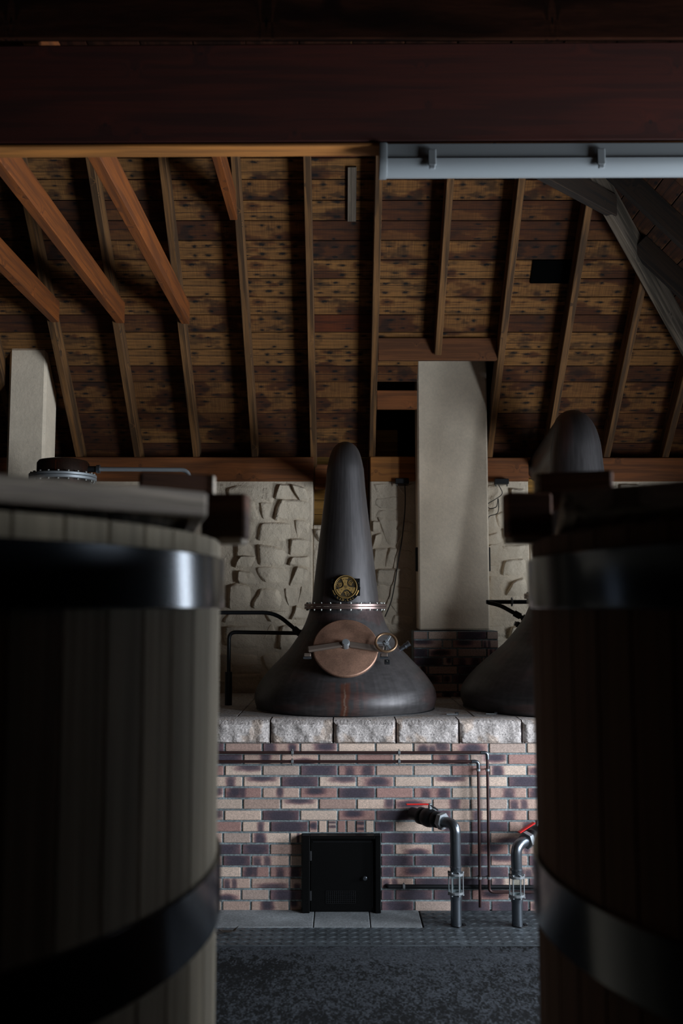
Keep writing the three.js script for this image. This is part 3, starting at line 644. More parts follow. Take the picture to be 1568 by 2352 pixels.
// ------------------------------------------------------------------ pot stills
const font = await new FontLoader().loadAsync('fonts/droid/droid_serif_bold.typeface.json');
function makeStill(name, label, x, d, k, kh, full) {
  const t = thing(name, label, 'pot still');
  t.position.set(x, TOP, -d);
  const prof = [[0.605, 0], [0.61, 0.012], [0.622, 0.05], [0.625, 0.085], [0.615, 0.13], [0.593, 0.172], [0.555, 0.225], [0.515, 0.27], [0.478, 0.308], [0.43, 0.357], [0.39, 0.4], [0.345, 0.463], [0.311, 0.517], [0.28, 0.577], [0.26, 0.631], [0.249, 0.667], [0.245, 0.69]].map(([r, y]) => [r * k, y * kh]);
  const smooth = new THREE.SplineCurve(prof.map((p) => new THREE.Vector2(...p))).getPoints(64);
  part('pot', new THREE.LatheGeometry(smooth, 128, Math.PI), M.pot, t);
  part('base_ring', ring(0.55 * k, 0.612 * k, 0.012, 96, 0.002), M.dark, t, [0, 0.0, 0]);
  // neck: straight cone that turns backwards at the top into the lye pipe
  const pts = [], rad = [], col = [[0.7, 0.238], [0.718, 0.233], [0.951, 0.207], [1.137, 0.186], [1.299, 0.165], [1.502, 0.142], [1.62, 0.133], [1.655, 0.13]];
  for (const [y, r] of col) { pts.push(V(0, y * kh, 0)); rad.push(r * k); }
  const y0 = 1.655 * kh, Rb = 0.12 * k;
  for (let i = 1; i <= 14; i++) { const a = (i / 14) * (Math.PI / 2 + 0.12), r = lerp(0.13, 0.088, i / 14) * k; pts.push(V(0, y0 + Math.sin(a) * Rb, -Rb + Math.cos(a) * Rb)); rad.push(r); }
  const last = pts[pts.length - 1].clone(); pts.push(V(0, last.y - 0.06, last.z - 0.5), V(0, last.y - 0.14, last.z - 1.15)); rad.push(0.086 * k, 0.082 * k);
  part('neck', sweep(pts, rad, 96), M.neck, t);
  // bolted flange
  const fy = 0.694 * kh;
  part('flange', ring(0.2 * k, 0.285 * k, 0.017, 96), M.flange, t, [0, fy - 0.0095, 0]);
  part('flange', ring(0.2 * k, 0.285 * k, 0.017, 96), M.flange, t, [0, fy + 0.0095, 0]);
  const bolt = mergeGeometries([hex(0.0068, 0.007).translate(0, 0.0215, 0), crease(new THREE.CylinderGeometry(0.004, 0.004, 0.058, 10)), hex(0.0068, 0.007).translate(0, -0.0215, 0)]);
  for (let i = 0; i < 24; i++) { const a = (i + 0.5) / 24 * Math.PI * 2; part('flange_bolt', bolt, M.bolt, t, [Math.sin(a) * 0.268 * k, fy, Math.cos(a) * 0.268 * k]); }
  if (!full) return t;
  // hatch: lid on a collar, yoke bar, clamp hub, hand wheel
  const h = new THREE.Group(); h.name = 'hatch'; t.add(h);
  h.position.set(0.0, 0.405, 0.435); h.rotation.x = Math.PI / 2 - 0.575;   // its own y is the hatch's outward direction
  part('hatch_collar', crease(lathe([[0.0, -0.16], [0.197, -0.16], [0.197, 0.026], [0, 0.026]], 72), 0.5), M.pot, h);
  part('hatch_lid', (() => { const g = crease(lathe([[0, 0.024], [0.205, 0.024], [0.212, 0.029], [0.212, 0.045], [0.206, 0.05], [0.16, 0.058], [0.11, 0.064], [0.05, 0.068], [0, 0.069]], 96), 0.5); const P = g.attributes.position, U = g.attributes.uv; for (let i = 0; i < P.count; i++) U.setXY(i, P.getX(i) * 2.2, P.getZ(i) * 2.2); return g; })(), M.cover, h);
  part('clamp_hub', crease(lathe([[0, 0.05], [0.034, 0.05], [0.036, 0.056], [0.028, 0.064], [0.026, 0.108], [0.022, 0.116], [0, 0.118]], 32), 0.6), M.zinc, h);
  for (const s of [-1, 1]) {
    const arm = part('yoke_arm', cbox(0.228, 0.024, 0.042, 0.008), M.yoke, h); between(arm, V(s * 0.02, 0.086, 0.0), V(s * 0.245, 0.07, 0.03), V(0, 1, 0));
    const lug = part('yoke_lug', cbox(0.046, 0.05, 0.022, 0.004), M.yoke, h, [s * 0.246, 0.03, 0.056]);
    part('lug_pin', rod(V(-0.026, 0, 0), V(0.026, 0, 0), 0.008), M.steel, lug, [0, 0.012, 0.018]);
  }
  const w = new THREE.Group(); w.name = 'hand_wheel'; w.position.set(0.258, 0.115, 0.005); h.add(w);
  part('wheel_rim', new THREE.TorusGeometry(0.066, 0.0085, 14, 56).rotateX(Math.PI / 2), M.brass, w);
  part('wheel_hub', crease(lathe([[0, -0.02], [0.017, -0.02], [0.021, -0.008], [0.019, 0.006], [0.009, 0.008], [0.007, 0.016], [0, 0.017]], 28), 0.6), M.zinc, w);
  for (let i = 0; i < 3; i++) { const a = 0.55 + i * 2.094; between(part('wheel_spoke', cbox(0.05, 0.006, 0.016, 0.002), M.zinc, w), V(Math.sin(a) * 0.016, 0, Math.cos(a) * 0.016), V(Math.sin(a) * 0.064, 0, Math.cos(a) * 0.064)); }
  part('wheel_screw', rod(V(0.258, 0.0, 0.005), V(0.258, 0.105, 0.005), 0.008), M.bolt, h);
  const bl = part('bracket', cbox(0.035, 0.02, 0.03, 0.003), M.dark, h, [0.268, -0.01, 0.075]);
  part('bracket_screw', disc(0.004, 0.004, 10), M.bolt, bl, [0, 0.012, 0]);
  // little nozzle on the shoulder
  const nz = part('nozzle', sweep([V(0, -0.04, 0), V(0, 0.03, 0), V(0, 0.031, 0), V(0, 0.04, 0), V(0, 0.041, 0), V(0, 0.062, 0), V(0, 0.063, 0), V(0, 0.072, 0)], [0.014, 0.014, 0.02, 0.02, 0.017, 0.017, 0.02, 0.02], 20), M.steel, t, [0.378, 0.405, 0.11]);
  nz.quaternion.setFromUnitVectors(V(0, 1, 0), V(0.82, 0.56, 0.1).normalize());
  // maker's badge: black plate, round medallion with a three armed whirl, lettered band
  const b = new THREE.Group(); b.name = 'badge'; b.position.set(0.0, 0.823, 0.232); b.rotation.x = -0.11; t.add(b);
  const pl = part('back_plate', cbox(0.196, 0.118, 0.01, 0.003), M.blackPaint, b, [0, 0, 0]);
  for (const sx of [-0.088, 0.088]) for (const sy of [-0.034, 0.028]) part('plate_screw', disc(0.0035, 0.004, 10).rotateX(Math.PI / 2), M.bolt, pl, [sx, sy, 0.007]);
  const band = []; for (let i = 0; i <= 40; i++) { const a = Math.PI * (1.0 + i / 40); band.push(new THREE.Vector2(Math.cos(a) * 0.1, Math.sin(a) * 0.1)); } for (let i = 40; i >= 0; i--) { const a = Math.PI * (1.0 + i / 40); band.push(new THREE.Vector2(Math.cos(a) * 0.07, Math.sin(a) * 0.07)); }
  const bd = part('lettered_band', new THREE.ExtrudeGeometry(new THREE.Shape(band), { depth: 0.006, bevelEnabled: false }), M.blackPaint, b, [0, 0, 0.004]);
  for (const a of [3.6, 5.82]) { const arc = []; for (let i = 0; i <= 8; i++) { const q = a + (i / 8 - 0.5) * 0.42; arc.push(V(Math.cos(q) * 0.088, Math.sin(q) * 0.088, 0.007)); } part('band_ornament', sweep(arc, 0.0055, 8), M.oldBrass, bd); }
  'CID.Coc'.split('').forEach((ch, i) => { const a = Math.PI * 1.5 + (i - 3.05) * 0.2; const g = new TextGeometry(ch, { font, size: i > 4 ? 0.012 : 0.0165, depth: 0.003, bevelEnabled: false }); g.computeBoundingBox(); const bb = g.boundingBox; g.translate(-(bb.min.x + bb.max.x) / 2, -0.007, 0); const m = part('letter', g, M.oldBrass, bd, [Math.cos(a) * 0.0885, Math.sin(a) * 0.0885, 0.005]); m.rotation.z = a - Math.PI * 1.5; });
  const md = part('medallion', crease(lathe([[0, 0.006], [0.07, 0.006], [0.0715, 0.016], [0.078, 0.016], [0.08, 0.012], [0.08, 0], [0, 0]], 64), 0.5).rotateX(Math.PI / 2), std({ color: 0x3a3020, metalness: 0.5, roughness: 0.55 }), b, [0, 0, 0.006]);
  part('medallion_rim', new THREE.TorusGeometry(0.0755, 0.0028, 10, 72), M.oldBrass, md, [0, 0, 0.016]);
  part('medallion_rim', new THREE.TorusGeometry(0.067, 0.0016, 8, 72), M.oldBrass, md, [0, 0, 0.009]);
  const star = new THREE.Shape(); // three arms spreading into the rim between three round hollows
  const hol = [0.62, 0.62 + 2.094, 0.62 + 4.188];
  { const P = []; for (let i = 0; i <= 180; i++) { const a = (i / 180) * Math.PI * 2; let r = 0.066; for (const h2 of hol) { const cx = Math.cos(h2) * 0.043, cy = Math.sin(h2) * 0.043, bq = Math.cos(a) * cx + Math.sin(a) * cy, cc = cx * cx + cy * cy - 0.027 * 0.027, D = bq * bq - cc; if (D > 0 && bq > 0) r = Math.min(r, bq - Math.sqrt(D)); } P.push(new THREE.Vector2(Math.cos(a) * r, Math.sin(a) * r)); } star.setFromPoints(P); }
  part('whirl', new THREE.ExtrudeGeometry(star, { depth: 0.005, bevelEnabled: true, bevelSize: 0.0008, bevelThickness: 0.001, bevelSegments: 1 }), M.oldBrass, md, [0, 0, 0.007]);
  const spiral = (cx, cy, r0, turns, ph) => { const P = []; for (let i = 0; i <= 30; i++) { const q = i / 30, a = ph + q * turns * 6.283; P.push(V(cx + Math.cos(a) * r0 * (1 - 0.85 * q), cy + Math.sin(a) * r0 * (1 - 0.85 * q), 0)); } return sweep(P, 0.0014, 6); };
  for (const h2 of hol) {
    const cx = Math.cos(h2) * 0.043, cy = Math.sin(h2) * 0.043;
    for (let i = 0; i < 3; i++) { const a = h2 + i * 2.094, ox = cx + Math.cos(a) * 0.011, oy = cy + Math.sin(a) * 0.011; part('spiral', spiral(ox, oy, 0.0085, 1.1, a + 2), M.oldBrass, md, [0, 0, 0.0085]); }
    part('spiral', spiral(cx, cy, 0.022, 0.75, h2 + 0.6), M.oldBrass, md, [0, 0, 0.008]);
  }
  const darkCut = std({ color: 0x17120b, roughness: 0.7 });
  for (let i = 0; i < 3; i++) part('centre_whirl', spiral(0, 0, 0.012, 0.45, i * 2.094).scale(1, 1, 0.6), darkCut, md, [0, 0, 0.0135]);
  for (let i = 0; i < 3; i++) for (let j = 0; j < 7; j++) { const a = 0.62 + 1.047 + i * 2.094 + (j - 3) * 0.15, r = 0.056 - 0.01 * Math.abs((j % 2) - 0.5) - (j === 3 ? 0.02 : 0); const g = new THREE.SphereGeometry(1, 8, 6).scale(0.006 - 0.0006 * j, 0.0022, 0.0012); g.rotateZ(a + 0.9); part('engraving', g, darkCut, md, [Math.cos(a) * r, Math.sin(a) * r, 0.013]); }
  return t;
}
makeStill('pot_still', 'tarnished copper pot still with brown hatch, hand wheel and round badge', 0.027, 6.96, 1, 1, true);
makeStill('wash_still', 'dark taller still half hidden behind the shaded tub', 1.67, 7.02, 1.34, 1.105, false);

// bolted copper vessel seen over the tub lid, with its overflow pipe
{
  const t = thing('copper_condenser', 'upright copper vessel with bolted rim, its top showing above the tub lid', 'vessel');
  t.position.set(-1.945, TOP, -6.9);
  const y = 1.588;
  part('shell', lathe([[0.2, 0], [0.2, 0.9], [0.195, 1.4], [0.185, y - 0.02]], 64), M.oldCopper, t);
  part('rim', ring(0.12, 0.23, 0.02, 72), M.zinc, t, [0, y - 0.011, 0]);
  part('rim', ring(0.12, 0.23, 0.018, 72), M.zinc, t, [0, y + 0.011, 0]);
  const bolt = mergeGeometries([hex(0.0095, 0.01).translate(0, 0.026, 0), hex(0.0095, 0.01).translate(0, -0.028, 0)]);
  for (let i = 0; i < 20; i++) { const a = (i + 0.4) / 20 * 6.283; part('rim_bolt', bolt, M.bolt, t, [Math.sin(a) * 0.213, y, Math.cos(a) * 0.213]); }
  part('dome', crease(lathe([[0.178, y], [0.178, y + 0.1], [0.165, y + 0.118], [0.1, y + 0.132], [0, y + 0.138]], 64), 0.7), M.oldCopper, t);
  part('outlet_collar', rod(V(0.17, y + 0.062, 0), V(0.25, y + 0.062, 0), 0.022), M.dark, t);
  part('outlet_union', rod(V(0.235, y + 0.062, 0), V(0.258, y + 0.062, 0), 0.03), M.steel, t);
  part('outlet_pipe', pipe([V(0.25, y + 0.062, 0), V(0.885, y + 0.057, 0), V(0.885, y - 0.5, 0)], 0.0155, 0.07), M.zinc, t);
}
// spot lamp beside the dark still: lit lens turned to the boards behind
{
  const t = thing('spot_lamp', 'small black spot lamp with lit white lens beside the dark still head', 'lamp');
  t.position.set(1.452, 2.735, -7.25);
  const dir = V(-0.97, 0.04, 0.16).normalize(), g = new THREE.Group(); g.name = 'lamp_head'; g.quaternion.setFromUnitVectors(V(0, 1, 0), dir); t.add(g);
  part('lamp_can', crease(lathe([[0, -0.09], [0.03, -0.085], [0.043, -0.05], [0.045, 0], [0.041, 0], [0.039, -0.03], [0, -0.05]], 32), 0.6), M.dark, g);
  part('lamp_lens', lathe([[0.04, -0.001], [0.036, 0.01], [0.024, 0.018], [0, 0.022]], 32), std({ color: 0xffffff, emissive: 0xfff4dc, emissiveIntensity: 9, roughness: 0.3 }), g);
  part('lamp_arm', pipe([V(0.02, -0.02, 0), V(0.05, -0.09, -0.02), V(0.13, -0.1, -0.02)], 0.008, 0.03), M.dark, t);
  const s = new THREE.SpotLight(0xffd9a0, 0.5, 0, 1.1, 0.6); s.name = 'spot_light'; s.position.copy(t.position).addScaledVector(dir, 0.03); s.target.position.copy(t.position).addScaledVector(dir, 1); s.castShadow = true; scene.add(s, s.target);
}

// ------------------------------------------------------------------ fire door
{
  const t = thing('fire_door', 'black iron fire door with vent grille set low in the brick plinth', 'door');
  const F = (x0, x1, y0, y1, z0, z1) => { const m = part('frame', cbox(x1 - x0, y1 - y0, z1 - z0, 0.003), M.blackPaint, t, [(x0 + x1) / 2, (y0 + y1) / 2, (z0 + z1) / 2]); return m; };
  F(-0.235, -0.19, 0, 0.45, -6.22, -6.13); F(0.202, 0.235, 0, 0.45, -6.22, -6.13); F(-0.19, 0.202, 0.43, 0.45, -6.22, -6.13);
  const leaf = part('door_leaf', cbox(0.386, 0.424, 0.02, 0.003), M.blackPaint, t, [0.006, 0.215, -6.165]);
  part('edge_fold', cbox(0.36, 0.006, 0.006, 0.002), M.dark, leaf, [0, 0.195, 0.012]); part('edge_fold', cbox(0.006, 0.38, 0.006, 0.002), M.dark, leaf, [0.177, 0, 0.012]);
  for (const y of [0.332, 0.1]) part('hinge', rod(V(-0.187, y - 0.028, -6.142), V(-0.187, y + 0.028, -6.142), 0.009), M.dark, t);
  part('knob', crease(lathe([[0, 0.026], [0.01, 0.024], [0.014, 0.018], [0.01, 0.012], [0.007, 0.01], [0.007, 0], [0, 0]], 24), 0.8).rotateX(Math.PI / 2), M.steel, leaf, [0.134, -0.014, 0.01]);
  const bars = [];
  for (let i = 0; i <= 14; i++) bars.push(cbox(0.0028, 0.074, 0.003, 0.0008).translate(-0.087 + i * 0.0125, 0, 0));
  for (let i = 0; i <= 6; i++) bars.push(cbox(0.176, 0.0028, 0.003, 0.0008).translate(0, -0.036 + i * 0.012, 0.001));
  part('vent_grille', mergeGeometries(bars), M.dark, leaf, [-0.012, -0.127, 0.012], 'stuff');
}
// ------------------------------------------------------------------ pipes on the brickwork
{
  const off = -6.2 + 0.05;
  const cp = (name, label, pts, r, mat) => { const t = thing(name, label, 'pipe'); part('tube', pipe(pts, r, 0.028, 14), mat, t); return t; };
  const a = cp('copper_pipe', 'upper copper pipe along the brickwork below the granite edge', [V(-3.2, 0.938, off), V(0.884, 0.938, off), V(0.884, 0.118, off), V(1.9, 0.118, off)], 0.0088, M.copperPipe);
  const b = cp('copper_pipe', 'lower copper pipe along the brickwork, turning down beside the other', [V(-3.2, 0.885, off), V(0.828, 0.885, off), V(0.828, 0.03, off)], 0.0088, M.copperPipe);
  const clip = (t, x, y, vertical) => {
    const c = part('pipe_clip', ring(0.0085, 0.0125, 0.014, 20, 0.001), M.zinc, t, [x, y, off]); if (!vertical) c.rotation.z = Math.PI / 2;
    part('clip_stem', rod(V(0, 0, 0), V(0, 0, -0.05), 0.004, 8), M.zinc, c).quaternion.copy(c.quaternion.clone().invert());
    part('clip_screw', rod(V(0, 0.011, 0), V(0, 0.021, 0), 0.0035, 8), M.bolt, c).quaternion.copy(c.quaternion.clone().invert()); part('clip_screw', rod(V(0, -0.021, 0), V(0, -0.011, 0), 0.0035, 8), M.bolt, c).quaternion.copy(c.quaternion.clone().invert());
  };
  for (const x of [-1.6, -0.298, 0.349]) { clip(a, x, 0.938); clip(b, x, 0.885); }
  clip(a, 0.884, 0.835, true); clip(b, 0.828, 0.835, true); clip(a, 0.884, 0.2, true); clip(b, 0.828, 0.2, true);
  for (const [t, x, y] of [[a, 0.884, 0.938], [b, 0.828, 0.885]]) { part('elbow', pipe([V(x - 0.04, y, off), V(x, y, off), V(x, y - 0.04, off)], 0.0112, 0.028, 14), M.steel, t); }
  const c = cp('iron_pipe', 'black iron pipe lying low along the brickwork behind the drain pipes', [V(0.275, 0.142, -6.21), V(0.275, 0.142, -6.1835), V(1.9, 0.135, -6.1835)], 0.0125, M.blackPipe);
  const ic = part('pipe_clip', ring(0.0125, 0.0165, 0.014, 20, 0.001), M.zinc, c, [0.375, 0.142, -6.1835]); ic.rotation.z = Math.PI / 2;
  for (const y of [0.161, 0.123]) part('clip_screw', disc(0.0035, 0.01, 8), M.bolt, c, [0.375, y, -6.1835]);
}
// drain pipes with sight glass and ball valve
function drain(label, x, dirOut, yTop, glassY, bend) {
  const t = thing('drain_pipe', label, 'pipe'), z = -5.9, r = 0.0315;
  part('lower_pipe', sweep([V(x, 0.0, z), V(x, glassY - 0.09, z), V(x, glassY - 0.089, z), V(x, glassY - 0.055, z)], [r, r, r + 0.003, r + 0.003], 32), M.steel, t);
  part('floor_gasket', crease(ring(0.03, 0.05, 0.004, 6)), M.dark, t, [x + 0.014, 0.003, z - 0.004]);
  const fl = ring(0.02, 0.046, 0.014, 40);
  part('sight_flange', fl, M.zinc, t, [x, glassY - 0.052, z]); part('sight_flange', fl, M.zinc, t, [x, glassY + 0.052, z]);
  part('sight_glass', new THREE.CylinderGeometry(0.031, 0.031, 0.092, 32, 1, true), M.glass, t, [x, glassY, z]);
  const b = mergeGeometries([crease(new THREE.CylinderGeometry(0.0035, 0.0035, 0.135, 8)), hex(0.0065, 0.008).translate(0, 0.063, 0), hex(0.0065, 0.008).translate(0, -0.063, 0)]);
  for (let i = 0; i < 6; i++) { const a = 0.35 + i * 1.0472; part('tie_rod', b, M.zinc, t, [x + Math.sin(a) * 0.041, glassY, z + Math.cos(a) * 0.041]); }
  const d = dirOut.clone().normalize(), elbow = V(x, yTop, z), nut = elbow.clone().addScaledVector(d, bend);
  const path = [V(x, glassY + 0.055, z), V(x, glassY + 0.1, z), ...bent([V(x, glassY + 0.1, z), elbow, nut], 0.095, 12)];
  part('elbow_pipe', sweep(path, r, 32), M.steel, t);
  part('pipe_joint', ring(0.031, 0.0345, 0.012, 32), M.steel, t, [x, glassY + 0.09, z]);
  const put = (name, geo, mat, s) => { const m = part(name, geo, mat, t); m.position.copy(nut).addScaledVector(d, s); m.quaternion.setFromUnitVectors(V(0, 1, 0), d); return m; };
  put('union_nut', hex(0.05, 0.03), M.zinc, 0.005);
  const body = put('valve_body', sweep([[-0.03, 0.038], [0, 0.04], [0.004, 0.047], [0.024, 0.047], [0.03, 0.04], [0.05, 0.052], [0.075, 0.055], [0.1, 0.052], [0.12, 0.04], [0.124, 0.05], [0.15, 0.05], [0.152, 0.036], [0.22, 0.036]].map(([y]) => V(0, y, 0)), [0.038, 0.04, 0.047, 0.047, 0.04, 0.052, 0.055, 0.052, 0.04, 0.05, 0.05, 0.036, 0.036], 28), M.dark, 0.04);
  const c = body.position.clone().addScaledVector(d, 0.065);
  part('valve_stem', rod(c, c.clone().add(V(0, 0.085, 0)), 0.011), M.zinc, t);
  return { t, c, d };
}
{
  const a = drain('drain pipe with sight glass and flat red valve handle, nearer the fire door', 0.657, V(-0.52, 0.02, -0.62), 0.565, 0.237, 0.1);
  let top = a.c.clone().add(V(0, 0.08, 0));
  const hd = V(-1, 0.02, 0.12).normalize();
  const ha = part('handle', cbox(0.135, 0.007, 0.026, 0.003), M.red, a.t); between(ha, top.clone().addScaledVector(hd, 0.01), top.clone().addScaledVector(hd, 0.145));
  const hb = part('handle_crank', cbox(0.06, 0.008, 0.022, 0.003), M.dark, a.t); between(hb, top.clone().add(V(0.05, -0.035, 0)), top.clone().addScaledVector(hd, 0.005));
  const b = drain('drain pipe with sight glass and tilted red valve handle, beside the shaded tub', 1.007, V(0.55, 0.12, -0.5), 0.445, 0.222, 0.1);
  top = b.c.clone().add(V(-0.02, 0.075, 0.02));
  const hb2 = V(-0.85, -0.42, 0.35).normalize();
  const hc = part('handle', cbox(0.12, 0.008, 0.03, 0.003), M.red, b.t); between(hc, top.clone().addScaledVector(hb2, 0.0), top.clone().addScaledVector(hb2, 0.12));
}
// ------------------------------------------------------------------ pipes beside the stills
{
  const t = thing('return_pipe', 'black bent pipe joining the pot still shoulder before the white wall', 'pipe');
  part('tube', pipe([V(-1.5, 1.5, -7.1), V(-1.5, 1.778, -7.1), V(-0.47, 1.778, -7.1), V(-0.27, 1.615, -7.05)], 0.0145, 0.09), M.blackPipe, t);
  part('coupling', rod(V(-0.335, 1.668, -7.067), V(-0.285, 1.628, -7.054), 0.021), M.dark, t); part('coupling', rod(V(-0.3, 1.64, -7.058), V(-0.25, 1.6, -7.045), 0.026), M.dark, t);
  const u = thing('return_pipe', 'lower black pipe running level, then down to the stone platform', 'pipe');
  part('tube', pipe([V(-0.3, 1.632, -7.14), V(-0.8, 1.64, -7.14), V(-0.8, 1.12, -7.14)], 0.014, 0.05), M.blackPipe, u);
  part('lower_sleeve', rod(V(-0.8, 1.12, -7.14), V(-0.8, 1.36, -7.14), 0.026), M.dark, u);
  const w = thing('return_pipe', 'black pipe with valve reaching from the chimney edge to the dark still', 'pipe');
  part('tube', pipe([V(1.1, 1.856, -7.6), V(1.9, 1.856, -7.6)], 0.0155, 0.04), M.blackPipe, w);
  part('branch', pipe([V(1.11, 1.852, -7.58), V(1.2, 1.83, -7.56), V(1.44, 1.69, -7.5)], 0.0155, 0.06), M.blackPipe, w);
  part('branch_collar', rod(V(1.3, 1.772, -7.535), V(1.345, 1.746, -7.524), 0.024), M.dark, w);
  const v = part('valve', sweep([V(0, -0.05, 0), V(0, -0.03, 0), V(0, -0.029, 0), V(0, 0.02, 0), V(0, 0.021, 0), V(0, 0.05, 0)], [0.02, 0.02, 0.034, 0.034, 0.026, 0.026], 20), M.dark, w, [1.4, 1.715, -7.51]); v.rotation.z = 1.02;
  part('valve_cap', rod(V(1.31, 1.69, -7.49), V(1.39, 1.655, -7.5), 0.022), M.dark, w); part('valve_cap', rod(V(1.293, 1.697, -7.488), V(1.313, 1.689, -7.49), 0.017), M.zinc, w);
  part('pipe_clip', ring(0.0155, 0.024, 0.014, 20).rotateZ(Math.PI / 2), M.zinc, w, [1.294, 1.856, -7.6]);
  for (const y of [1.882, 1.83]) part('clip_screw', disc(0.007, 0.016, 10), M.zinc, w, [1.294, y, -7.6]);
  for (const p of [[1.43, 1.706, -7.478], [1.412, 1.665, -7.478]]) part('valve_screw', new THREE.SphereGeometry(0.008, 10, 8), M.bolt, w, p);
}
// cables, junction boxes
{
  const jb = (x, y, label, w) => { const t = thing('junction_box', label, 'box'); box('case', x - w / 2, x + w / 2, y - 0.02, y + 0.024, 8.04, 8.1, M.dark, t, 1, 0.004); for (const s of [-0.4, 0.4]) part('gland', disc(0.006, 0.02, 10), M.bolt, t, [x + s * w, y - 0.028, -8.07]); };
  jb(0.494, 2.838, 'small black junction box under the bright orange beam', 0.11); jb(1.305, 2.835, 'small black junction box under the short orange beam by the dark still', 0.115);
  const wire = (name, label, pts, r) => { const t = thing(name, label, 'cable'); part('wire', sweep(new THREE.CatmullRomCurve3(pts).getPoints(60), r, 8), M.cable, t); };
  wire('cable', 'thin black cable hanging down the white wall beside the pot still', [V(0.515, 2.815, -8.06), V(0.52, 2.72, -8.075), V(0.515, 2.58, -8.08), V(0.49, 2.36, -8.08), V(0.455, 2.16, -8.08), V(0.43, 2.0, -8.08), V(0.4, 1.86, -8.08), V(0.35, 1.74, -8.06)], 0.0045);
  wire('cable', 'looped thin cable on the white wall beside the dark still', [V(1.28, 2.81, -8.06), V(1.31, 2.74, -8.07), V(1.25, 2.69, -8.07), V(1.19, 2.65, -8.07), V(1.2, 2.62, -8.07), V(1.26, 2.63, -8.07), V(1.275, 2.7, -8.07), V(1.27, 2.58, -8.07), V(1.2, 2.55, -8.07), V(1.19, 2.49, -8.07)], 0.0035);
}
// small things on the platform and the floor
{
  const s = (x, d, w, label, mat, turn) => { const t = thing('metal_clip', label, 'clip'); t.position.set(x, TOP, -d); t.rotation.y = turn; part('strip', cbox(w, 0.006, 0.02, 0.002), mat, t, [0, 0.004, 0]); part('tab', cbox(w * 0.3, 0.016, 0.018, 0.002), M.dark, t, [w * 0.42, 0.009, 0]); };
  s(0.71, 6.5, 0.075, 'flat pale metal clip lying on the platform beside the pot still', M.zinc, 0.05); s(0.965, 6.52, 0.07, 'flat dark metal clip lying on the platform before the dark still', M.slab, -0.08);
  const l = thing('dead_leaf', 'curled dark dead leaf lying on the steel tread plate', 'leaf');
  l.position.set(-0.63, 0.002, -5.77); l.rotation.y = 0.2;
  const sh = new THREE.Shape(); sh.moveTo(-0.06, 0); sh.quadraticCurveTo(-0.02, 0.03, 0.02, 0.012); sh.lineTo(0.06, 0.02); sh.lineTo(0.03, -0.002); sh.lineTo(0.055, -0.022); sh.quadraticCurveTo(0, -0.03, -0.06, 0);
  const g = new THREE.ExtrudeGeometry(sh, { depth: 0.0015, bevelEnabled: false, curveSegments: 8 }); g.rotateX(-Math.PI / 2); const P = g.attributes.position; for (let i = 0; i < P.count; i++) P.setY(i, P.getY(i) + 6 * P.getX(i) * P.getX(i) + 3 * Math.abs(P.getZ(i)) ** 1.5); g.computeVertexNormals(); part('blade', g, M.leaf, l);
}

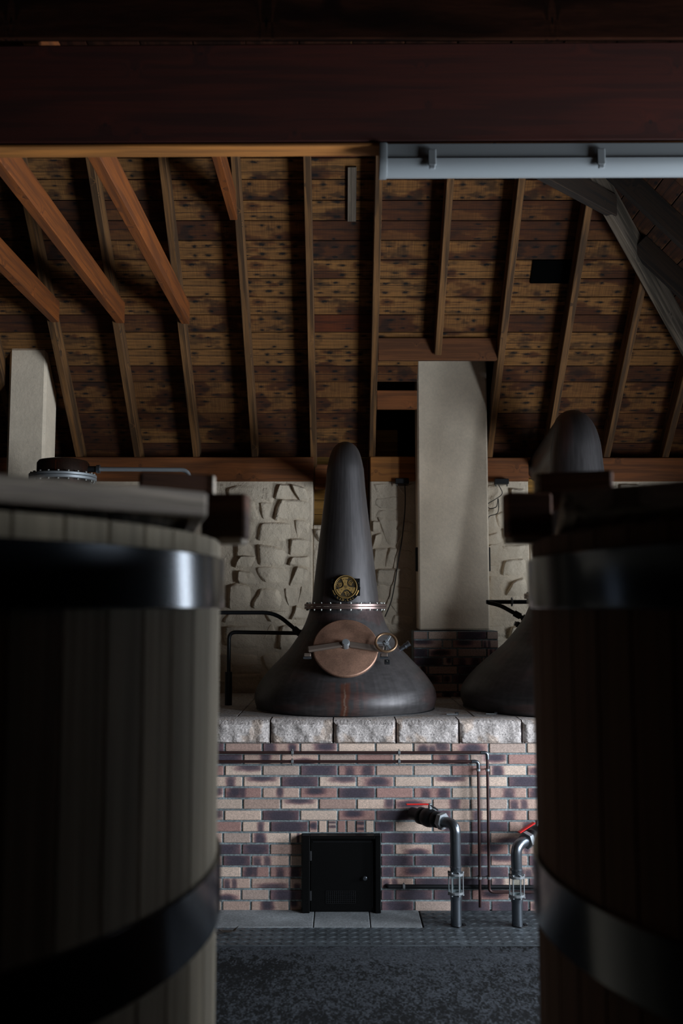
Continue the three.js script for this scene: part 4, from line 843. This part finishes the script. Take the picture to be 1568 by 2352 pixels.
// ------------------------------------------------------------------ wooden tubs (washbacks)
function tub(label, cx, cd, side, wood) {                              // side: +1 has its lid corner towards +x
  const t = thing('wooden_tub', label, 'tub', 'wooden tubs'); t.position.set(cx, 0, -cd);
  const Rt = 0.95, rim = EYE + 0.143, N = 62, shapes = [];
  for (let i = 0; i < 8; i++) { const o = rnd(); shapes.push(cbox(2 * Math.PI * Rt / N - 0.0012, rim, 0.05, 0.003, (x, y, z) => [o + x * 0.9, y * 0.5])); }
  for (let i = 0; i < N; i++) { const a = (i / N) * Math.PI * 2, m = part('stave', shapes[i % 8], wood, t, [Math.sin(a) * (Rt - 0.025), rim / 2, Math.cos(a) * (Rt - 0.025)]); m.rotation.y = a; }
  const hoop = (y0, y1) => part('hoop', crease(lathe([[Rt + 0.001, y0], [Rt + 0.009, y0], [Rt + 0.011, y0 + 0.002], [Rt + 0.011, y1 - 0.002], [Rt + 0.009, y1], [Rt + 0.001, y1]], 160), 0.5), M.hoop, t);
  hoop(EYE - 0.002, EYE + 0.103); hoop(EYE - 0.645, EYE - 0.52); hoop(EYE - 1.3, EYE - 1.18);
  // six sided lid: boarded top, edge boards, cleat at the corner, upstand
  const lid = new THREE.Group(); lid.name = 'lid'; lid.position.y = rim + 0.018; t.add(lid);
  part('lid_gap_ring', ring(0.7, 0.85, 0.018, 6), M.dark, lid, [0, -0.009, 0]);  // added dark ring: the shadow line under the lid put into colour
  const a0 = -18.7 * Math.PI / 180, R6 = 1.03, H = 0.044, corner = (k) => { const a = a0 + k * Math.PI / 3; return V(Math.cos(a) * R6 * side, 0, -Math.sin(a) * R6); };
  for (let k = 0; k < 6; k++) {
    const p = corner(k), q = corner(k + 1), mid = p.clone().add(q).multiplyScalar(0.5), inw = mid.clone().normalize();
    const m = part('edge_board', timber(p.distanceTo(q) - 0.004, H, 0.03, 0.004), M.lid, lid); between(m, p.clone().addScaledVector(inw, -0.016).setY(H / 2), q.clone().addScaledVector(inw, -0.016).setY(H / 2));
  }
  const ap = R6 * Math.cos(Math.PI / 6) - 0.032, dirN = corner(0).add(corner(1)).setY(0).normalize();
  for (let i = 0; i < 12; i++) {
    const w = ap * 2 / 12, o = -ap + (i + 0.5) * w, tangent = V(-dirN.z, 0, dirN.x), half = Math.min(R6 - 0.05 - Math.abs(Math.abs(o) + w / 2) * Math.tan(Math.PI / 6), R6);
    const m = part('lid_plank', timber(2 * half, 0.03, w - 0.003, 0.003), M.lid, lid); between(m, dirN.clone().multiplyScalar(o).addScaledVector(tangent, -half).setY(0.022), dirN.clone().multiplyScalar(o).addScaledVector(tangent, half).setY(0.022));
  }
  const cl = part('cleat', timber(0.1, 0.1, 0.05, 0.005), M.cleat, lid, [0.957 * side, 0.038, -0.1]); cl.rotation.y = -0.15 * side; part('cleat_face', cbox(0.09, 0.014, 0.06, 0.004), M.lid, cl, [0, -0.054, 0]);
  const up = part('upstand', timber(0.17, 0.085, 0.03, 0.004), M.cleat, lid); between(up, V(0.765 * side, H / 2 + 0.08, -0.15), V(0.905 * side, H / 2 + 0.08, -0.2));
  part('upstand_end', cbox(0.012, 0.085, 0.034, 0.002), M.lid, lid, [0.913 * side, H / 2 + 0.08, -0.202]);
  return t;
}
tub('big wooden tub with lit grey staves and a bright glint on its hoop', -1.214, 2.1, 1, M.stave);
tub('big wooden tub in deep shadow, its edge covering the dark still', 1.363, 2.07, -1, M.staveShaded);

scene.traverse((o) => { if (o.isMesh) { o.castShadow = true; o.receiveShadow = true; } });
renderer.render(scene, camera);
